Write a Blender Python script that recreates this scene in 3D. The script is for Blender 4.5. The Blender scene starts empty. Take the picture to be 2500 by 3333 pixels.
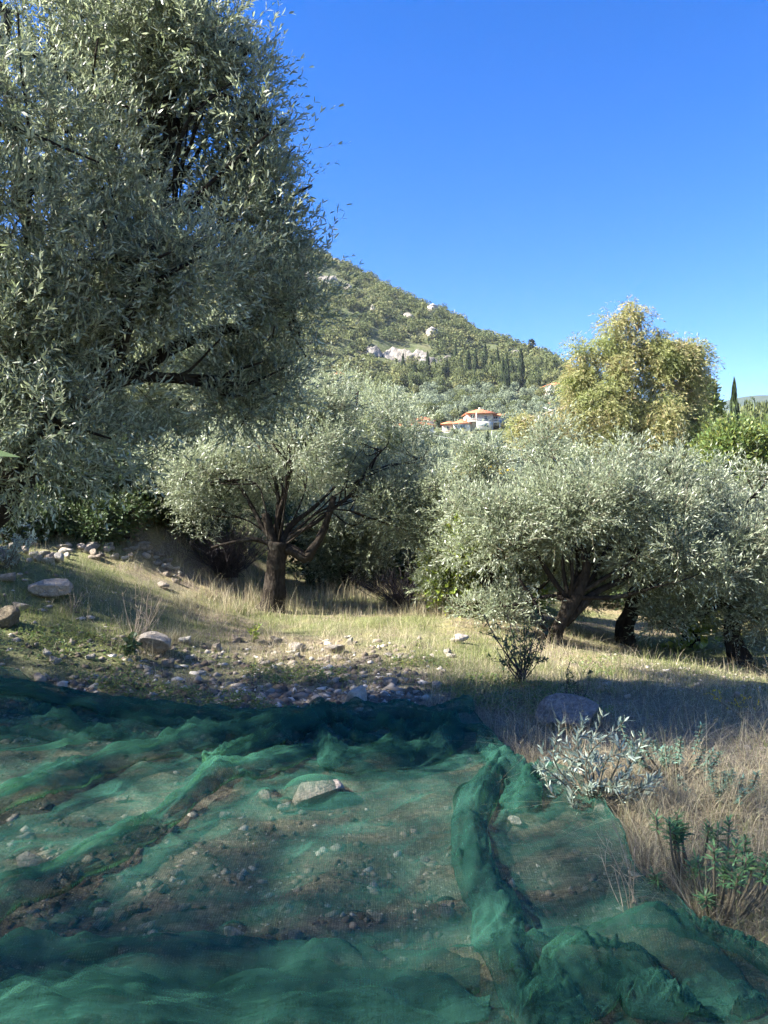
import bpy, math, random
import numpy as np
from mathutils import Vector
R = math.radians
SC = bpy.context.scene
COL = SC.collection
rs = np.random.RandomState(7)
random.seed(7)

# ------------------------------------------------------------ camera, sky, sun, exposure
CAMZ = 1.55
F = 2503.0                      # focal length in photograph pixels (2500 x 3333)
cam_d = bpy.data.cameras.new('camera')
cam_d.sensor_fit = 'VERTICAL'; cam_d.sensor_height = 24.0; cam_d.lens = 12.0 * F / 1666.5
cam_d.clip_start = 0.05; cam_d.clip_end = 6000
cam = bpy.data.objects.new('camera', cam_d); COL.objects.link(cam)
cam.location = (0, 0, CAMZ); cam.rotation_euler = (R(90), 0, 0)
SC.camera = cam

SUN_AZ, SUN_EL = R(-101), R(40)
world = bpy.data.worlds.new('World'); SC.world = world; world.use_nodes = True
wn = world.node_tree; wn.nodes.clear()
sky = wn.nodes.new('ShaderNodeTexSky'); sky.sky_type = 'NISHITA'; sky.sun_disc = False
sky.sun_elevation = SUN_EL; sky.sun_rotation = SUN_AZ
sky.air_density = 1.0; sky.dust_density = 0.4; sky.ozone_density = 3.0; sky.altitude = 300
hsv = wn.nodes.new('ShaderNodeHueSaturation'); hsv.inputs['Saturation'].default_value = 1.42; hsv.inputs['Hue'].default_value = 0.517
bg = wn.nodes.new('ShaderNodeBackground'); bg.inputs['Strength'].default_value = 0.056
wo = wn.nodes.new('ShaderNodeOutputWorld')
wn.links.new(sky.outputs[0], hsv.inputs['Color']); wn.links.new(hsv.outputs[0], bg.inputs[0]); wn.links.new(bg.outputs[0], wo.inputs[0])
sd = bpy.data.lights.new('sun', 'SUN'); sd.energy = 4.6; sd.angle = R(0.9); sd.color = (1, 0.95, 0.86)
sun = bpy.data.objects.new('sun', sd); COL.objects.link(sun)
sv = Vector((math.sin(SUN_AZ) * math.cos(SUN_EL), math.cos(SUN_AZ) * math.cos(SUN_EL), math.sin(SUN_EL)))
sun.rotation_euler = sv.to_track_quat('Z', 'Y').to_euler()
SC.view_settings.view_transform = 'Standard'; SC.view_settings.look = 'None'
SC.view_settings.exposure = 2.5; SC.view_settings.gamma = 1
SC.render.engine = 'CYCLES'
cy = SC.cycles
cy.max_bounces = 7; cy.diffuse_bounces = 4; cy.glossy_bounces = 2; cy.transmission_bounces = 3
cy.transparent_max_bounces = 16; cy.caustics_reflective = False; cy.caustics_refractive = False
cy.use_adaptive_sampling = True; cy.adaptive_threshold = 0.02

# ------------------------------------------------------------ numeric helpers
def sm(a, b, t):
    t = np.clip((np.asarray(t, float) - a) / (b - a), 0, 1)
    return t * t * (3 - 2 * t)

_nk = {}
def noise(p, freq, seed=0, octs=1):
    """smooth pseudo noise in about [-1,1] for points (n,3) or (n,2)"""
    p = np.asarray(p, float); out = 0; amp = 1; tot = 0
    for o in range(octs):
        key = (seed + o, p.shape[-1])
        if key not in _nk:
            r_ = np.random.RandomState(seed + o + 100)
            k = r_.normal(size=(9, p.shape[-1])); k /= np.linalg.norm(k, axis=1)[:, None]
            k *= r_.uniform(.6, 1.6, 9)[:, None]
            _nk[key] = (k, r_.uniform(0, 6.28, 9))
        k, ph = _nk[key]
        out = out + amp * np.sin(p @ k.T * freq * 2.2 + ph).sum(-1) / 4.0
        tot += amp; amp *= .5; freq *= 2.1
    return out / tot

def nrm(v):
    return v / np.maximum(np.linalg.norm(v, axis=-1, keepdims=True), 1e-9)

S_U = [-1.5, -.6, -.25, -.12, -.10, -.06, -.02, .02, .08, .12, .156, .19, .216, .236, .25, .3, .4, .7, 1.5]
S_E = [.20, .28, .325, .342, .338, .326, .303, .282, .259, .231, .219, .204, .192, .174, .160, .128, .085, .05, .04]
B_D = [0, 20, 60, 100, 150, 200, 265, 320]
B_Z = [0, 0, 1.0, 4, 11.2, 19, 34.0, 50]
RID = 520.0
def terrain(x, y):
    x = np.asarray(x, float); y = np.asarray(y, float)
    d = np.hypot(x, y)
    z = 1.0 * sm(1.2, 5.2, -x) * sm(4.5, 9.5, y)
    z = z + .75 * sm(2.2, 4.6, -x) * sm(11, 14, y)
    z = z - .6 * sm(1, 5, x) * sm(5, 11, y)
    P = np.stack([x, y], -1)
    z = z + .035 * noise(P, .9, 1) * sm(1, 4, d) + .018 * noise(P, 4.0, 2)
    z = z + (.25 * noise(P, .12, 3)) * sm(14, 30, d)
    u = x / np.maximum(y, .02)
    front = sm(-.15, .25, y / np.maximum(d, .01))
    k = 1 - .5 * sm(.25, .42, u)
    zb = np.interp(d, B_D, B_Z) * k
    se = np.interp(u, S_U, S_E)
    zr = CAMZ + se * RID
    z320 = B_Z[-1] * k
    t = np.clip((d - 320) / (RID - 320), 0, 1)
    zu = z320 + (zr - z320) * (t + .10 * np.sin(t * math.pi))
    zr = zr + 3.0 * noise(P, .03, 15, 3)
    zu = z320 + (zr - z320) * (t + .10 * np.sin(t * math.pi))
    zu = zu + noise(P, .022, 5, 3) * 7 * np.sin(np.clip(t, 0, 1) * math.pi)
    zo = zr - (d - RID) * .42
    far = np.where(d < 320, zb, np.where(d < RID, zu, zo))
    hill2 = (CAMZ + 1500 * (.122 + .006 * np.sin(u * 30) + .012 * sm(.35, .6, u))) * np.exp(-((d - 1500) / 380.) ** 2)
    far = np.where(d > RID, np.maximum(far, np.maximum(hill2, -8)), far)
    far = far + noise(P, .05, 8, 2) * .9 * sm(60, 140, d) * (1 - sm(500, 520, d))
    return z * (1 - sm(60, 100, d)) + far * front * sm(14, 40, d)

def tz(x, y):
    return float(terrain(np.array([x]), np.array([y]))[0])

def ray(px, py, d):
    return np.array([(px - 1250) / F * d, d, CAMZ - (py - 1666) / F * d])

def at(px, py, lo=1.2, hi=900):
    """where the view line through photo pixel (px,py) first meets the ground"""
    ds = np.geomspace(lo, hi, 2500)
    x = (px - 1250) / F * ds; z = CAMZ - (py - 1666) / F * ds
    f = z - terrain(x, ds)
    i = np.argmax(f < 0)
    if f[i] >= 0: i = len(ds) - 1
    d = ds[i]
    return np.array([(px - 1250) / F * d, d, tz((px - 1250) / F * d, d)])

# ------------------------------------------------------------ mesh and object helpers
def mk_mesh(name, V, Fs, mats, midx=None, smooth=False, attrs=None):
    """Fs: list of integer arrays (m,k); midx: list of material indices per array"""
    me = bpy.data.meshes.new(name)
    V = np.asarray(V, np.float32)
    Fs = [np.asarray(f, np.int32) for f in Fs if len(f)]
    n = sum(len(f) for f in Fs); nl = sum(f.size for f in Fs)
    me.vertices.add(len(V)); me.vertices.foreach_set('co', V.ravel())
    me.loops.add(nl); me.loops.foreach_set('vertex_index', np.concatenate([f.ravel() for f in Fs]))
    cnt = np.concatenate([np.full(len(f), f.shape[1], np.int32) for f in Fs])
    st = np.concatenate([[0], np.cumsum(cnt)[:-1]]).astype(np.int32)
    me.polygons.add(n); me.polygons.foreach_set('loop_start', st); me.polygons.foreach_set('loop_total', cnt)
    for m in (mats if isinstance(mats, (list, tuple)) else [mats]): me.materials.append(m)
    if midx is not None:
        me.polygons.foreach_set('material_index', np.concatenate([np.full(len(f), i, np.int32) for f, i in zip(Fs, midx)]))
    if smooth: me.polygons.foreach_set('use_smooth', np.ones(n, bool))
    me.update(calc_edges=True)
    if attrs:
        for k, (dom, v) in attrs.items():
            a = me.attributes.new(k, 'FLOAT', dom); a.data.foreach_set('value', np.asarray(v, np.float32))
    return me

def link(name, me, parent=None, loc=(0, 0, 0), rz=0, scale=None):
    o = bpy.data.objects.new(name, me); COL.objects.link(o)
    o.location = loc; o.rotation_euler = (0, 0, rz)
    if scale is not None: o.scale = scale if hasattr(scale, '__len__') else (scale,) * 3
    if parent is not None: o.parent = parent
    return o

def tag(o, label=None, cat=None, group=None, kind=None):
    if label: o['label'] = label
    if cat: o['category'] = cat
    if group: o['group'] = group
    if kind: o['kind'] = kind
    return o

def thing(name, label, cat, loc, rz=0, group=None, scale=None):
    return tag(link(name, None, None, tuple(float(v) for v in loc), rz, scale), label, cat, group)

def copy_tree(o, parent=None):
    c = o.copy(); COL.objects.link(c)
    if parent is not None: c.parent = parent
    for ch in [q for q in bpy.data.objects if q.parent == o]: copy_tree(ch, c)
    return c

class MB:
    def __init__(s): s.V = []; s.F = {}; s.n = 0
    def add(s, V, Fs, mi=0):
        V = np.asarray(V, float)
        for f in Fs:
            f = np.asarray(f, int)
            if len(f): s.F.setdefault((f.shape[1], mi), []).append(f + s.n)
        s.V.append(V); s.n += len(V); return s
    def box(s, x0, x1, y0, y1, z0, z1, mi=0):
        V = [(x, y, z) for z in (z0, z1) for y in (y0, y1) for x in (x0, x1)]
        return s.add(V, [[(0, 2, 3, 1), (4, 5, 7, 6), (0, 1, 5, 4), (2, 6, 7, 3), (0, 4, 6, 2), (1, 3, 7, 5)]], mi)
    def mesh(s, name, mats, smooth=False):
        ks = list(s.F)
        return mk_mesh(name, np.concatenate(s.V), [np.concatenate(s.F[k]) for k in ks], mats, [k[1] for k in ks], smooth)

def tube(pts, rad, sides=8, rough=0.0, seed=0, cap=True):
    pts = np.asarray(pts, float); n = len(pts); rad = np.atleast_1d(np.asarray(rad, float)); rad = np.interp(np.linspace(0, 1, n), np.linspace(0, 1, len(rad)), rad)
    T = nrm(np.gradient(pts, axis=0))
    up = np.array([1., 0, 0]) if abs(T[0][0]) < .8 else np.array([0, 1., 0])
    A = np.zeros((n, 3)); a = nrm(np.cross(T[0], up))
    for i in range(n):
        a = a - T[i] * (a @ T[i]); a = nrm(a); A[i] = a
    Bv = np.cross(T, A)
    th = np.arange(sides) / sides * 2 * math.pi
    V = pts[:, None] + (np.cos(th)[None, :, None] * A[:, None] + np.sin(th)[None, :, None] * Bv[:, None]) * rad[:, None, None]
    V = V.reshape(-1, 3)
    if rough:
        C = np.repeat(pts, sides, 0)
        V = C + (V - C) * (1 + rough * noise(V, 6, seed, 3))[:, None]
    i = np.arange(n - 1)[:, None] * sides; j = np.arange(sides)[None]
    Fq = np.stack([i + j, i + (j + 1) % sides, i + sides + (j + 1) % sides, i + sides + j], -1).reshape(-1, 4)
    V = np.concatenate([V, pts[:1], pts[-1:]])
    c0, c1 = n * sides, n * sides + 1; jj = np.arange(sides)
    Ft = np.concatenate([np.stack([np.full(sides, c0), (jj + 1) % sides, jj], -1),
                         np.stack([np.full(sides, c1), (n - 1) * sides + jj, (n - 1) * sides + (jj + 1) % sides], -1)])
    return V, [Fq, Ft]

def curve(pts, n=12, wob=0.0, seed=0):
    """Catmull-Rom through pts with a little wobble"""
    P = np.asarray(pts, float)
    P = np.concatenate([[2 * P[0] - P[1]], P, [2 * P[-1] - P[-2]]])
    out = []
    segs = len(P) - 3
    for s in range(segs):
        p0, p1, p2, p3 = P[s:s + 4]
        m = max(2, int(n / segs))
        for t in np.arange(m) / m:
            out.append(.5 * ((2 * p1) + (-p0 + p2) * t + (2 * p0 - 5 * p1 + 4 * p2 - p3) * t * t + (-p0 + 3 * p1 - 3 * p2 + p3) * t ** 3))
    out.append(P[-2]); out = np.array(out)
    if wob:
        w = np.stack([noise(out + 31 * k, 1.7, seed + k, 2) for k in range(3)], -1) * wob
        w[0] = 0; out = out + w
    return out

# ------------------------------------------------------------ materials
def newmat(name):
    m = bpy.data.materials.new(name); m.use_nodes = True; m.node_tree.nodes.clear(); return m, m.node_tree
def nd(nt, t, **kw):
    n = nt.nodes.new(t)
    for k, v in kw.items():
        if k in n.inputs: n.inputs[k].default_value = v
        else: setattr(n, k, v)
    return n
def L(nt, a, b): nt.links.new(a, b)
def ramp(nt, src, stops):
    r = nt.nodes.new('ShaderNodeValToRGB'); e = r.color_ramp.elements
    e[0].position, e[0].color = stops[0][0], (*stops[0][1], 1)
    e[1].position, e[1].color = stops[-1][0], (*stops[-1][1], 1)
    for p, c in stops[1:-1]:
        x = e.new(p); x.color = (*c, 1)
    L(nt, src, r.inputs[0]); return r.outputs[0]
def mixc(nt, f, a, b, blend='MIX'):
    m = nt.nodes.new('ShaderNodeMix'); m.data_type = 'RGBA'; m.blend_type = blend
    for s, v in ((m.inputs[0], f), (m.inputs[6], a), (m.inputs[7], b)):
        if hasattr(v, 'links'): L(nt, v, s)
        elif isinstance(v, (int, float)): s.default_value = v
        else: s.default_value = (*v, 1)
    return m.outputs[2]
def ntex(nt, scale, detail=4, rough=.55, vec=None, dist=0):
    n = nd(nt, 'ShaderNodeTexNoise'); n.inputs['Scale'].default_value = scale
    n.inputs['Detail'].default_value = detail; n.inputs['Roughness'].default_value = rough; n.inputs['Distortion'].default_value = dist
    if vec is None:
        vec = nd(nt, 'ShaderNodeNewGeometry').outputs['Position']
    L(nt, vec, n.inputs['Vector']); return n.outputs[0]
def math1(nt, op, a, b=None, clamp=False):
    m = nt.nodes.new('ShaderNodeMath'); m.operation = op; m.use_clamp = clamp
    for s, v in zip(m.inputs, (a, b)):
        if v is None: continue
        if hasattr(v, 'links'): L(nt, v, s)
        else: s.default_value = v
    return m.outputs[0]
def finish(nt, col, rough=.8, spec=.3, bump=None, bs=.5, bd=.02, transl=None, tf=.2, metal=0):
    p = nd(nt, 'ShaderNodeBsdfPrincipled')
    if hasattr(col, 'links'): L(nt, col, p.inputs['Base Color'])
    else: p.inputs['Base Color'].default_value = (*col, 1)
    p.inputs['Roughness'].default_value = rough; p.inputs['Specular IOR Level'].default_value = spec
    p.inputs['Metallic'].default_value = metal
    if bump is not None:
        b = nd(nt, 'ShaderNodeBump'); b.inputs['Strength'].default_value = bs; b.inputs['Distance'].default_value = bd
        L(nt, bump, b.inputs['Height']); L(nt, b.outputs[0], p.inputs['Normal'])
    out = nd(nt, 'ShaderNodeOutputMaterial'); sh = p.outputs[0]
    if transl is not None:
        t = nd(nt, 'ShaderNodeBsdfTranslucent')
        if hasattr(transl, 'links'): L(nt, transl, t.inputs[0])
        else: t.inputs[0].default_value = (*transl, 1)
        mx = nd(nt, 'ShaderNodeMixShader'); mx.inputs[0].default_value = tf
        L(nt, sh, mx.inputs[1]); L(nt, t.outputs[0], mx.inputs[2]); sh = mx.outputs[0]
    L(nt, sh, out.inputs[0])

def leaf_mat(name, top, under, alt, altf=.3, rough=.45, spec=.5, tf=.2, patch=None, patch_scale=.6):
    m, nt = newmat(name)
    g = nd(nt, 'ShaderNodeNewGeometry')
    rnd = g.outputs['Random Per Island']
    c = mixc(nt, g.outputs['Backfacing'], top, under)
    c = mixc(nt, math1(nt, 'MULTIPLY', math1(nt, 'POWER', rnd, 3), altf * 2.2, True), c, alt)
    if patch is not None:
        n = ntex(nt, patch_scale, 3)
        c = mixc(nt, ramp(nt, n, [(.48, (0, 0, 0)), (.62, (1, 1, 1))]), c, patch)
    v = math1(nt, 'ADD', math1(nt, 'MULTIPLY', math1(nt, 'FRACT', math1(nt, 'MULTIPLY', rnd, 37.7)), .7), .65)
    vc = nd(nt, 'ShaderNodeCombineColor'); [L(nt, v, vc.inputs[i]) for i in range(3)]
    c = mixc(nt, 1.0, c, vc.outputs[0], 'MULTIPLY')
    finish(nt, c, rough, spec, transl=mixc(nt, 1.0, c, (1.1, 1.15, .9), 'MULTIPLY'), tf=tf)
    return m

def tint_mat(name, stops, rough=.7, tf=.3):
    m, nt = newmat(name)
    a = nd(nt, 'ShaderNodeAttribute'); a.attribute_name = 'tint'
    c = ramp(nt, a.outputs['Fac'], stops)
    g = nd(nt, 'ShaderNodeNewGeometry')
    v = math1(nt, 'ADD', math1(nt, 'MULTIPLY', g.outputs['Random Per Island'], .7), .65)
    vc = nd(nt, 'ShaderNodeCombineColor'); [L(nt, v, vc.inputs[i]) for i in range(3)]
    c = mixc(nt, 1.0, c, vc.outputs[0], 'MULTIPLY')
    finish(nt, c, rough, .2, transl=c, tf=tf); return m

def bark_mat(name, a, b, lich, s=1.0):
    m, nt = newmat(name)
    g = nd(nt, 'ShaderNodeTexCoord').outputs['Object']
    mp = nd(nt, 'ShaderNodeMapping'); mp.inputs['Scale'].default_value = (1, 1, .35); L(nt, g, mp.inputs[0])
    n1 = ntex(nt, 22 * s, 6, .65, mp.outputs[0], 1.0); n2 = ntex(nt, 5 * s, 4, .6, g)
    c = ramp(nt, n1, [(.35, a), (.65, b)])
    c = mixc(nt, ramp(nt, n2, [(.55, (0, 0, 0)), (.7, (.7, .7, .7))]), c, lich)
    finish(nt, c, .9, .1, n1, 1.0, .03); return m

def rock_mat(name, a, b, c_, s=1.0, lichen=(.05, .05, .045)):
    m, nt = newmat(name)
    g = nd(nt, 'ShaderNodeTexCoord').outputs['Object']
    oi = nd(nt, 'ShaderNodeObjectInfo')
    n1 = ntex(nt, 3.5 * s, 6, .65, g, .4); n2 = ntex(nt, 14 * s, 5, .6, g); n3 = ntex(nt, 2.2 * s, 2, .5, g)
    col = ramp(nt, n1, [(.3, a), (.5, b), (.7, c_)])
    col = mixc(nt, ramp(nt, n2, [(.56, (0, 0, 0)), (.68, (.75, .75, .75))]), col, lichen)
    col = mixc(nt, math1(nt, 'MULTIPLY', oi.outputs['Random'], .55), col, (.30, .20, .13))
    v = math1(nt, 'ADD', math1(nt, 'MULTIPLY', math1(nt, 'FRACT', math1(nt, 'MULTIPLY', oi.outputs['Random'], 17.3)), .7), .6)
    vc = nd(nt, 'ShaderNodeCombineColor'); [L(nt, v, vc.inputs[i]) for i in range(3)]
    col = mixc(nt, 1.0, col, vc.outputs[0], 'MULTIPLY')
    finish(nt, col, .9, .15, n1, .8, .15 / s); return m

M = {}
M['olive'] = leaf_mat('olive_leaf', (.155, .185, .12), (.42, .46, .36), (.28, .30, .18), .3, .40, .5, .33)
M['olive_yg'] = leaf_mat('olive_leaf_fresh', (.18, .21, .12), (.42, .46, .34), (.31, .33, .17), .35, .44, .45, .33)
M['euca'] = leaf_mat('eucalyptus_leaf', (.28, .285, .125), (.32, .32, .15), (.36, .22, .14), .30, .5, .3, .4, (.25, .28, .11), .45)
M['broad'] = leaf_mat('broad_leaf', (.09, .145, .04), (.16, .21, .08), (.30, .28, .05), .3, .5, .4, .3)
M['light'] = leaf_mat('light_bush_leaf', (.20, .28, .05), (.26, .32, .09), (.40, .38, .06), .4, .5, .4, .35)
M['yellow'] = leaf_mat('yellow_leaf', (.62, .42, .02), (.60, .44, .04), (.35, .36, .04), .3, .5, .4, .4)
M['dark'] = leaf_mat('dark_shrub_leaf', (.045, .075, .03), (.08, .11, .05), (.10, .13, .04), .3, .5, .3, .15)
M['euph'] = leaf_mat('spurge_leaf', (.12, .25, .11), (.18, .32, .16), (.22, .34, .11), .3, .5, .4, .3)
M['euph_blue'] = leaf_mat('blue_spurge_leaf', (.10, .19, .15), (.15, .24, .19), (.14, .2, .11), .3, .55, .4, .2)
M['silver'] = leaf_mat('silver_leaf', (.24, .30, .25), (.44, .49, .42), (.36, .40, .28), .3, .4, .5, .15)
M['bark'] = bark_mat('olive_bark', (.012, .009, .007), (.045, .037, .029), (.07, .068, .055))
M['bark_pale'] = bark_mat('pale_bark', (.18, .14, .10), (.38, .32, .25), (.30, .27, .20), .6)
M['twig'] = bark_mat('twig_bark', (.10, .085, .06), (.20, .17, .12), (.2, .2, .14))
M['deadwood'] = bark_mat('dead_twigs', (.035, .03, .035), (.10, .085, .09), (.12, .11, .11))
M['rock'] = rock_mat('limestone', (.34, .31, .26), (.54, .50, .43), (.68, .64, .57))
M['rock_dark'] = rock_mat('grey_boulder', (.19, .17, .15), (.34, .30, .27), (.50, .45, .41), 1.6)
M['wood_far'] = tint_mat('hillside_foliage', [(0, (.05, .07, .032)), (.4, (.105, .13, .05)), (.75, (.165, .18, .07)), (1, (.23, .215, .10))])
M['cyp'] = tint_mat('cypress_foliage', [(0, (.022, .038, .02)), (1, (.06, .085, .03))])
M['olive_far'] = tint_mat('far_olive_foliage', [(0, (.12, .15, .09)), (1, (.28, .32, .22))])

def plain(name, col, rough=.7, spec=.3, ns=0, var=.25, bump=0):
    m, nt = newmat(name)
    if ns:
        n = ntex(nt, ns, 5)
        lo = tuple(c * (1 - var) for c in col); hi = tuple(min(1, c * (1 + var)) for c in col)
        finish(nt, ramp(nt, n, [(.3, lo), (.7, hi)]), rough, spec, n if bump else None, .6, bump or .01)
    else: finish(nt, col, rough, spec)
    return m
M['cream'] = plain('cream_plaster', (.62, .54, .42), .85, .2, .5, .12)
M['white'] = plain('white_plaster', (.72, .69, .63), .85, .2, .5, .1)
M['pink'] = plain('peach_plaster', (.62, .36, .24), .85, .2, .5, .12)
M['glass'] = plain('window_glass', (.04, .05, .07), .1, .8)
M['bluepane'] = plain('blue_shutter', (.20, .32, .60), .5, .3)
M['shutter'] = plain('grey_shutter', (.20, .24, .24), .6, .3)
M['frame'] = plain('window_frame', (.55, .5, .44), .6, .3)
M['stone_wall'] = plain('old_stone_masonry', (.34, .30, .26), .95, .1, .9, .35, .1)
M['metal'] = plain('galvanised_metal', (.45, .46, .47), .5, .5)
M['cable'] = plain('pale_cable', (.62, .64, .66), .5, .3)
m, nt = newmat('roof_tile'); oc = nd(nt, 'ShaderNodeTexCoord').outputs['Object']
w = nd(nt, 'ShaderNodeTexWave'); w.wave_type = 'BANDS'; w.bands_direction = 'X'; w.inputs['Scale'].default_value = 1.6; L(nt, oc, w.inputs[0])
c = ramp(nt, ntex(nt, .8, 5, .6, oc), [(.3, (.50, .17, .085)), (.7, (.68, .27, .14))])
finish(nt, mixc(nt, .35, c, w.outputs[0], 'MULTIPLY'), .85, .2, w.outputs[1], .6, .08); M['roof'] = m

# ground
m, nt = newmat('ground_soil')
pos = nd(nt, 'ShaderNodeNewGeometry').outputs['Position']
n_big = ntex(nt, .35, 4, .6, pos); n_mid = ntex(nt, 3.0, 6, .65, pos); n_fin = ntex(nt, 30, 6, .7, pos)
soil = ramp(nt, n_fin, [(.3, (.085, .066, .048)), (.5, (.19, .15, .11)), (.72, (.36, .31, .24))])
straw = ramp(nt, n_fin, [(.3, (.16, .13, .07)), (.7, (.36, .30, .17))])
green = ramp(nt, n_fin, [(.3, (.075, .09, .035)), (.7, (.17, .19, .075))])
c = mixc(nt, ramp(nt, n_mid, [(.45, (0, 0, 0)), (.6, (1, 1, 1))]), soil, straw)
c = mixc(nt, ramp(nt, n_big, [(.42, (0, 0, 0)), (.56, (.85, .85, .85))]), c, green)
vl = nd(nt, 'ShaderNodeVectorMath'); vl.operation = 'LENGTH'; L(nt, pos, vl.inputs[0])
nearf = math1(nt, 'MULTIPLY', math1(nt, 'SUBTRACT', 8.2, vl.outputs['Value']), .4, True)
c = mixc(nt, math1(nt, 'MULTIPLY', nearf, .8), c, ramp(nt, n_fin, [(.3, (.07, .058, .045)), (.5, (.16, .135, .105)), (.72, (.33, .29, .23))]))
farf = math1(nt, 'MULTIPLY', math1(nt, 'SUBTRACT', vl.outputs['Value'], 40), .02, True)
nf = ntex(nt, .05, 6, .7, pos); nf2 = ntex(nt, .5, 5, .7, pos)
farc = ramp(nt, nf, [(.35, (.045, .06, .025)), (.5, (.08, .095, .04)), (.7, (.15, .13, .07))])
farc = mixc(nt, ramp(nt, nf2, [(.5, (0, 0, 0)), (.75, (.5, .5, .5))]), farc, (.26, .23, .18))
fh = math1(nt, 'MULTIPLY', math1(nt, 'SUBTRACT', vl.outputs['Value'], 900), .01, True)
farc = mixc(nt, fh, farc, ramp(nt, ntex(nt, .02, 6, .7, pos), [(.35, (.03, .045, .035)), (.7, (.06, .075, .055))]))
c = mixc(nt, farf, c, farc)
finish(nt, c, .95, .1, n_fin, .9, .03); M['ground'] = m

# green olive net: woven, half see-through
m, nt = newmat('green_net')
tc = nd(nt, 'ShaderNodeTexCoord').outputs['Object']
def weave(direction, sc):
    w = nd(nt, 'ShaderNodeTexWave'); w.wave_type = 'BANDS'; w.bands_direction = direction
    w.inputs['Scale'].default_value = sc; w.inputs['Distortion'].default_value = 1.2; w.inputs['Detail'].default_value = 1
    w.inputs['Detail Scale'].default_value = 1.0
    L(nt, tc, w.inputs[0]); return w.outputs['Fac']
wv = math1(nt, 'MAXIMUM', weave('X', 34), weave('Y', 34))
cov = math1(nt, 'ADD', math1(nt, 'MULTIPLY', math1(nt, 'POWER', wv, 2), .42), math1(nt, 'MULTIPLY', ntex(nt, 3, 3, .6, tc), .10))
def streak(sc):
    mp_ = nd(nt, 'ShaderNodeMapping'); mp_.inputs['Scale'].default_value = sc; L(nt, tc, mp_.inputs[0]); return ntex(nt, 1.0, 3, .6, mp_.outputs[0])
stk = math1(nt, 'MULTIPLY', math1(nt, 'SUBTRACT', math1(nt, 'ADD', streak((130, 9, 9)), streak((9, 130, 9))), 1.0), .42)
cov = math1(nt, 'ADD', math1(nt, 'ADD', math1(nt, 'MULTIPLY', cov, .50), stk), .165, True)
gg = nd(nt, 'ShaderNodeNewGeometry'); dt = nd(nt, 'ShaderNodeVectorMath'); dt.operation = 'DOT_PRODUCT'
L(nt, gg.outputs['Normal'], dt.inputs[0]); L(nt, gg.outputs['Incoming'], dt.inputs[1])
cosn = math1(nt, 'MAXIMUM', math1(nt, 'ABSOLUTE', dt.outputs['Value']), .33)       # the threads have thickness: a slanting look meets more of them
cov = math1(nt, 'SUBTRACT', 1.0, math1(nt, 'POWER', math1(nt, 'SUBTRACT', 1.0, cov), math1(nt, 'DIVIDE', 1.0, cosn)), True)
colr = ramp(nt, ntex(nt, 5, 4, .6, tc), [(.3, (.026, .098, .074)), (.7, (.052, .155, .116))])
df = nd(nt, 'ShaderNodeBsdfDiffuse'); L(nt, colr, df.inputs[0])
tl = nd(nt, 'ShaderNodeBsdfTranslucent'); L(nt, mixc(nt, 1, colr, (1.6, 1.5, .9), 'MULTIPLY'), tl.inputs[0])
m1 = nd(nt, 'ShaderNodeMixShader'); m1.inputs[0].default_value = .35; L(nt, df.outputs[0], m1.inputs[1]); L(nt, tl.outputs[0], m1.inputs[2])
tr = nd(nt, 'ShaderNodeBsdfTransparent')
m2 = nd(nt, 'ShaderNodeMixShader'); L(nt, cov, m2.inputs[0]); L(nt, tr.outputs[0], m2.inputs[1]); L(nt, m1.outputs[0], m2.inputs[2])
o = nd(nt, 'ShaderNodeOutputMaterial'); L(nt, m2.outputs[0], o.inputs[0]); M['net'] = m

m, nt = newmat('cliff_rock'); oc = nd(nt, 'ShaderNodeTexCoord').outputs['Object']
mp = nd(nt, 'ShaderNodeMapping'); mp.inputs['Scale'].default_value = (1, 1, .3); L(nt, oc, mp.inputs[0])
n1 = ntex(nt, .35, 7, .7, mp.outputs[0], .6)
finish(nt, ramp(nt, n1, [(.3, (.10, .09, .08)), (.43, (.20, .18, .155)), (.6, (.37, .335, .29)), (.75, (.29, .23, .18))]), .95, .1, n1, 1, 2.0); M['cliff'] = m

def grass_mat(name, stops, tf=.35):
    m, nt = newmat(name)
    g = nd(nt, 'ShaderNodeNewGeometry')
    c = ramp(nt, g.outputs['Random Per Island'], stops)
    finish(nt, c, .6, .3, transl=c, tf=tf); return m
M['dry'] = grass_mat('dry_grass', [(0, (.15, .12, .075)), (.4, (.34, .28, .18)), (.75, (.50, .44, .31)), (1, (.24, .26, .11))], .3)
M['green'] = grass_mat('green_grass', [(0, (.08, .11, .035)), (.5, (.17, .21, .06)), (1, (.34, .35, .14))], .4)

# ------------------------------------------------------------ ground
nr = 460
rr = np.concatenate([[0.0], np.geomspace(.35, 2000, nr)])
az = np.concatenate([np.linspace(-180, -50, 70, endpoint=False), np.linspace(-50, -36, 30, endpoint=False),
                     np.linspace(-36, 36, 520, endpoint=False), np.linspace(36, 50, 30, endpoint=False), np.linspace(50, 180, 70, endpoint=False)])
azr = np.radians(az); na = len(az)
X = rr[1:, None] * np.sin(azr)[None]; Y = rr[1:, None] * np.cos(azr)[None]
Z = terrain(X, Y)
V = np.concatenate([[[0, 0, tz(0, 0)]], np.stack([X, Y, Z], -1).reshape(-1, 3)])
i = (1 + np.arange(nr - 1)[:, None] * na); j = np.arange(na)[None]
Fq = np.stack([i + j, i + na + j, i + na + (j + 1) % na, i + (j + 1) % na], -1).reshape(-1, 4)
jj = np.arange(na); Ft = np.stack([np.zeros(na, int), 1 + jj, 1 + (jj + 1) % na], -1)
tag(link('ground', mk_mesh('ground', V, [Fq, Ft], M['ground'], smooth=True)), 'stony olive grove ground rising to the wooded mountain', None, None, 'structure')

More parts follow.
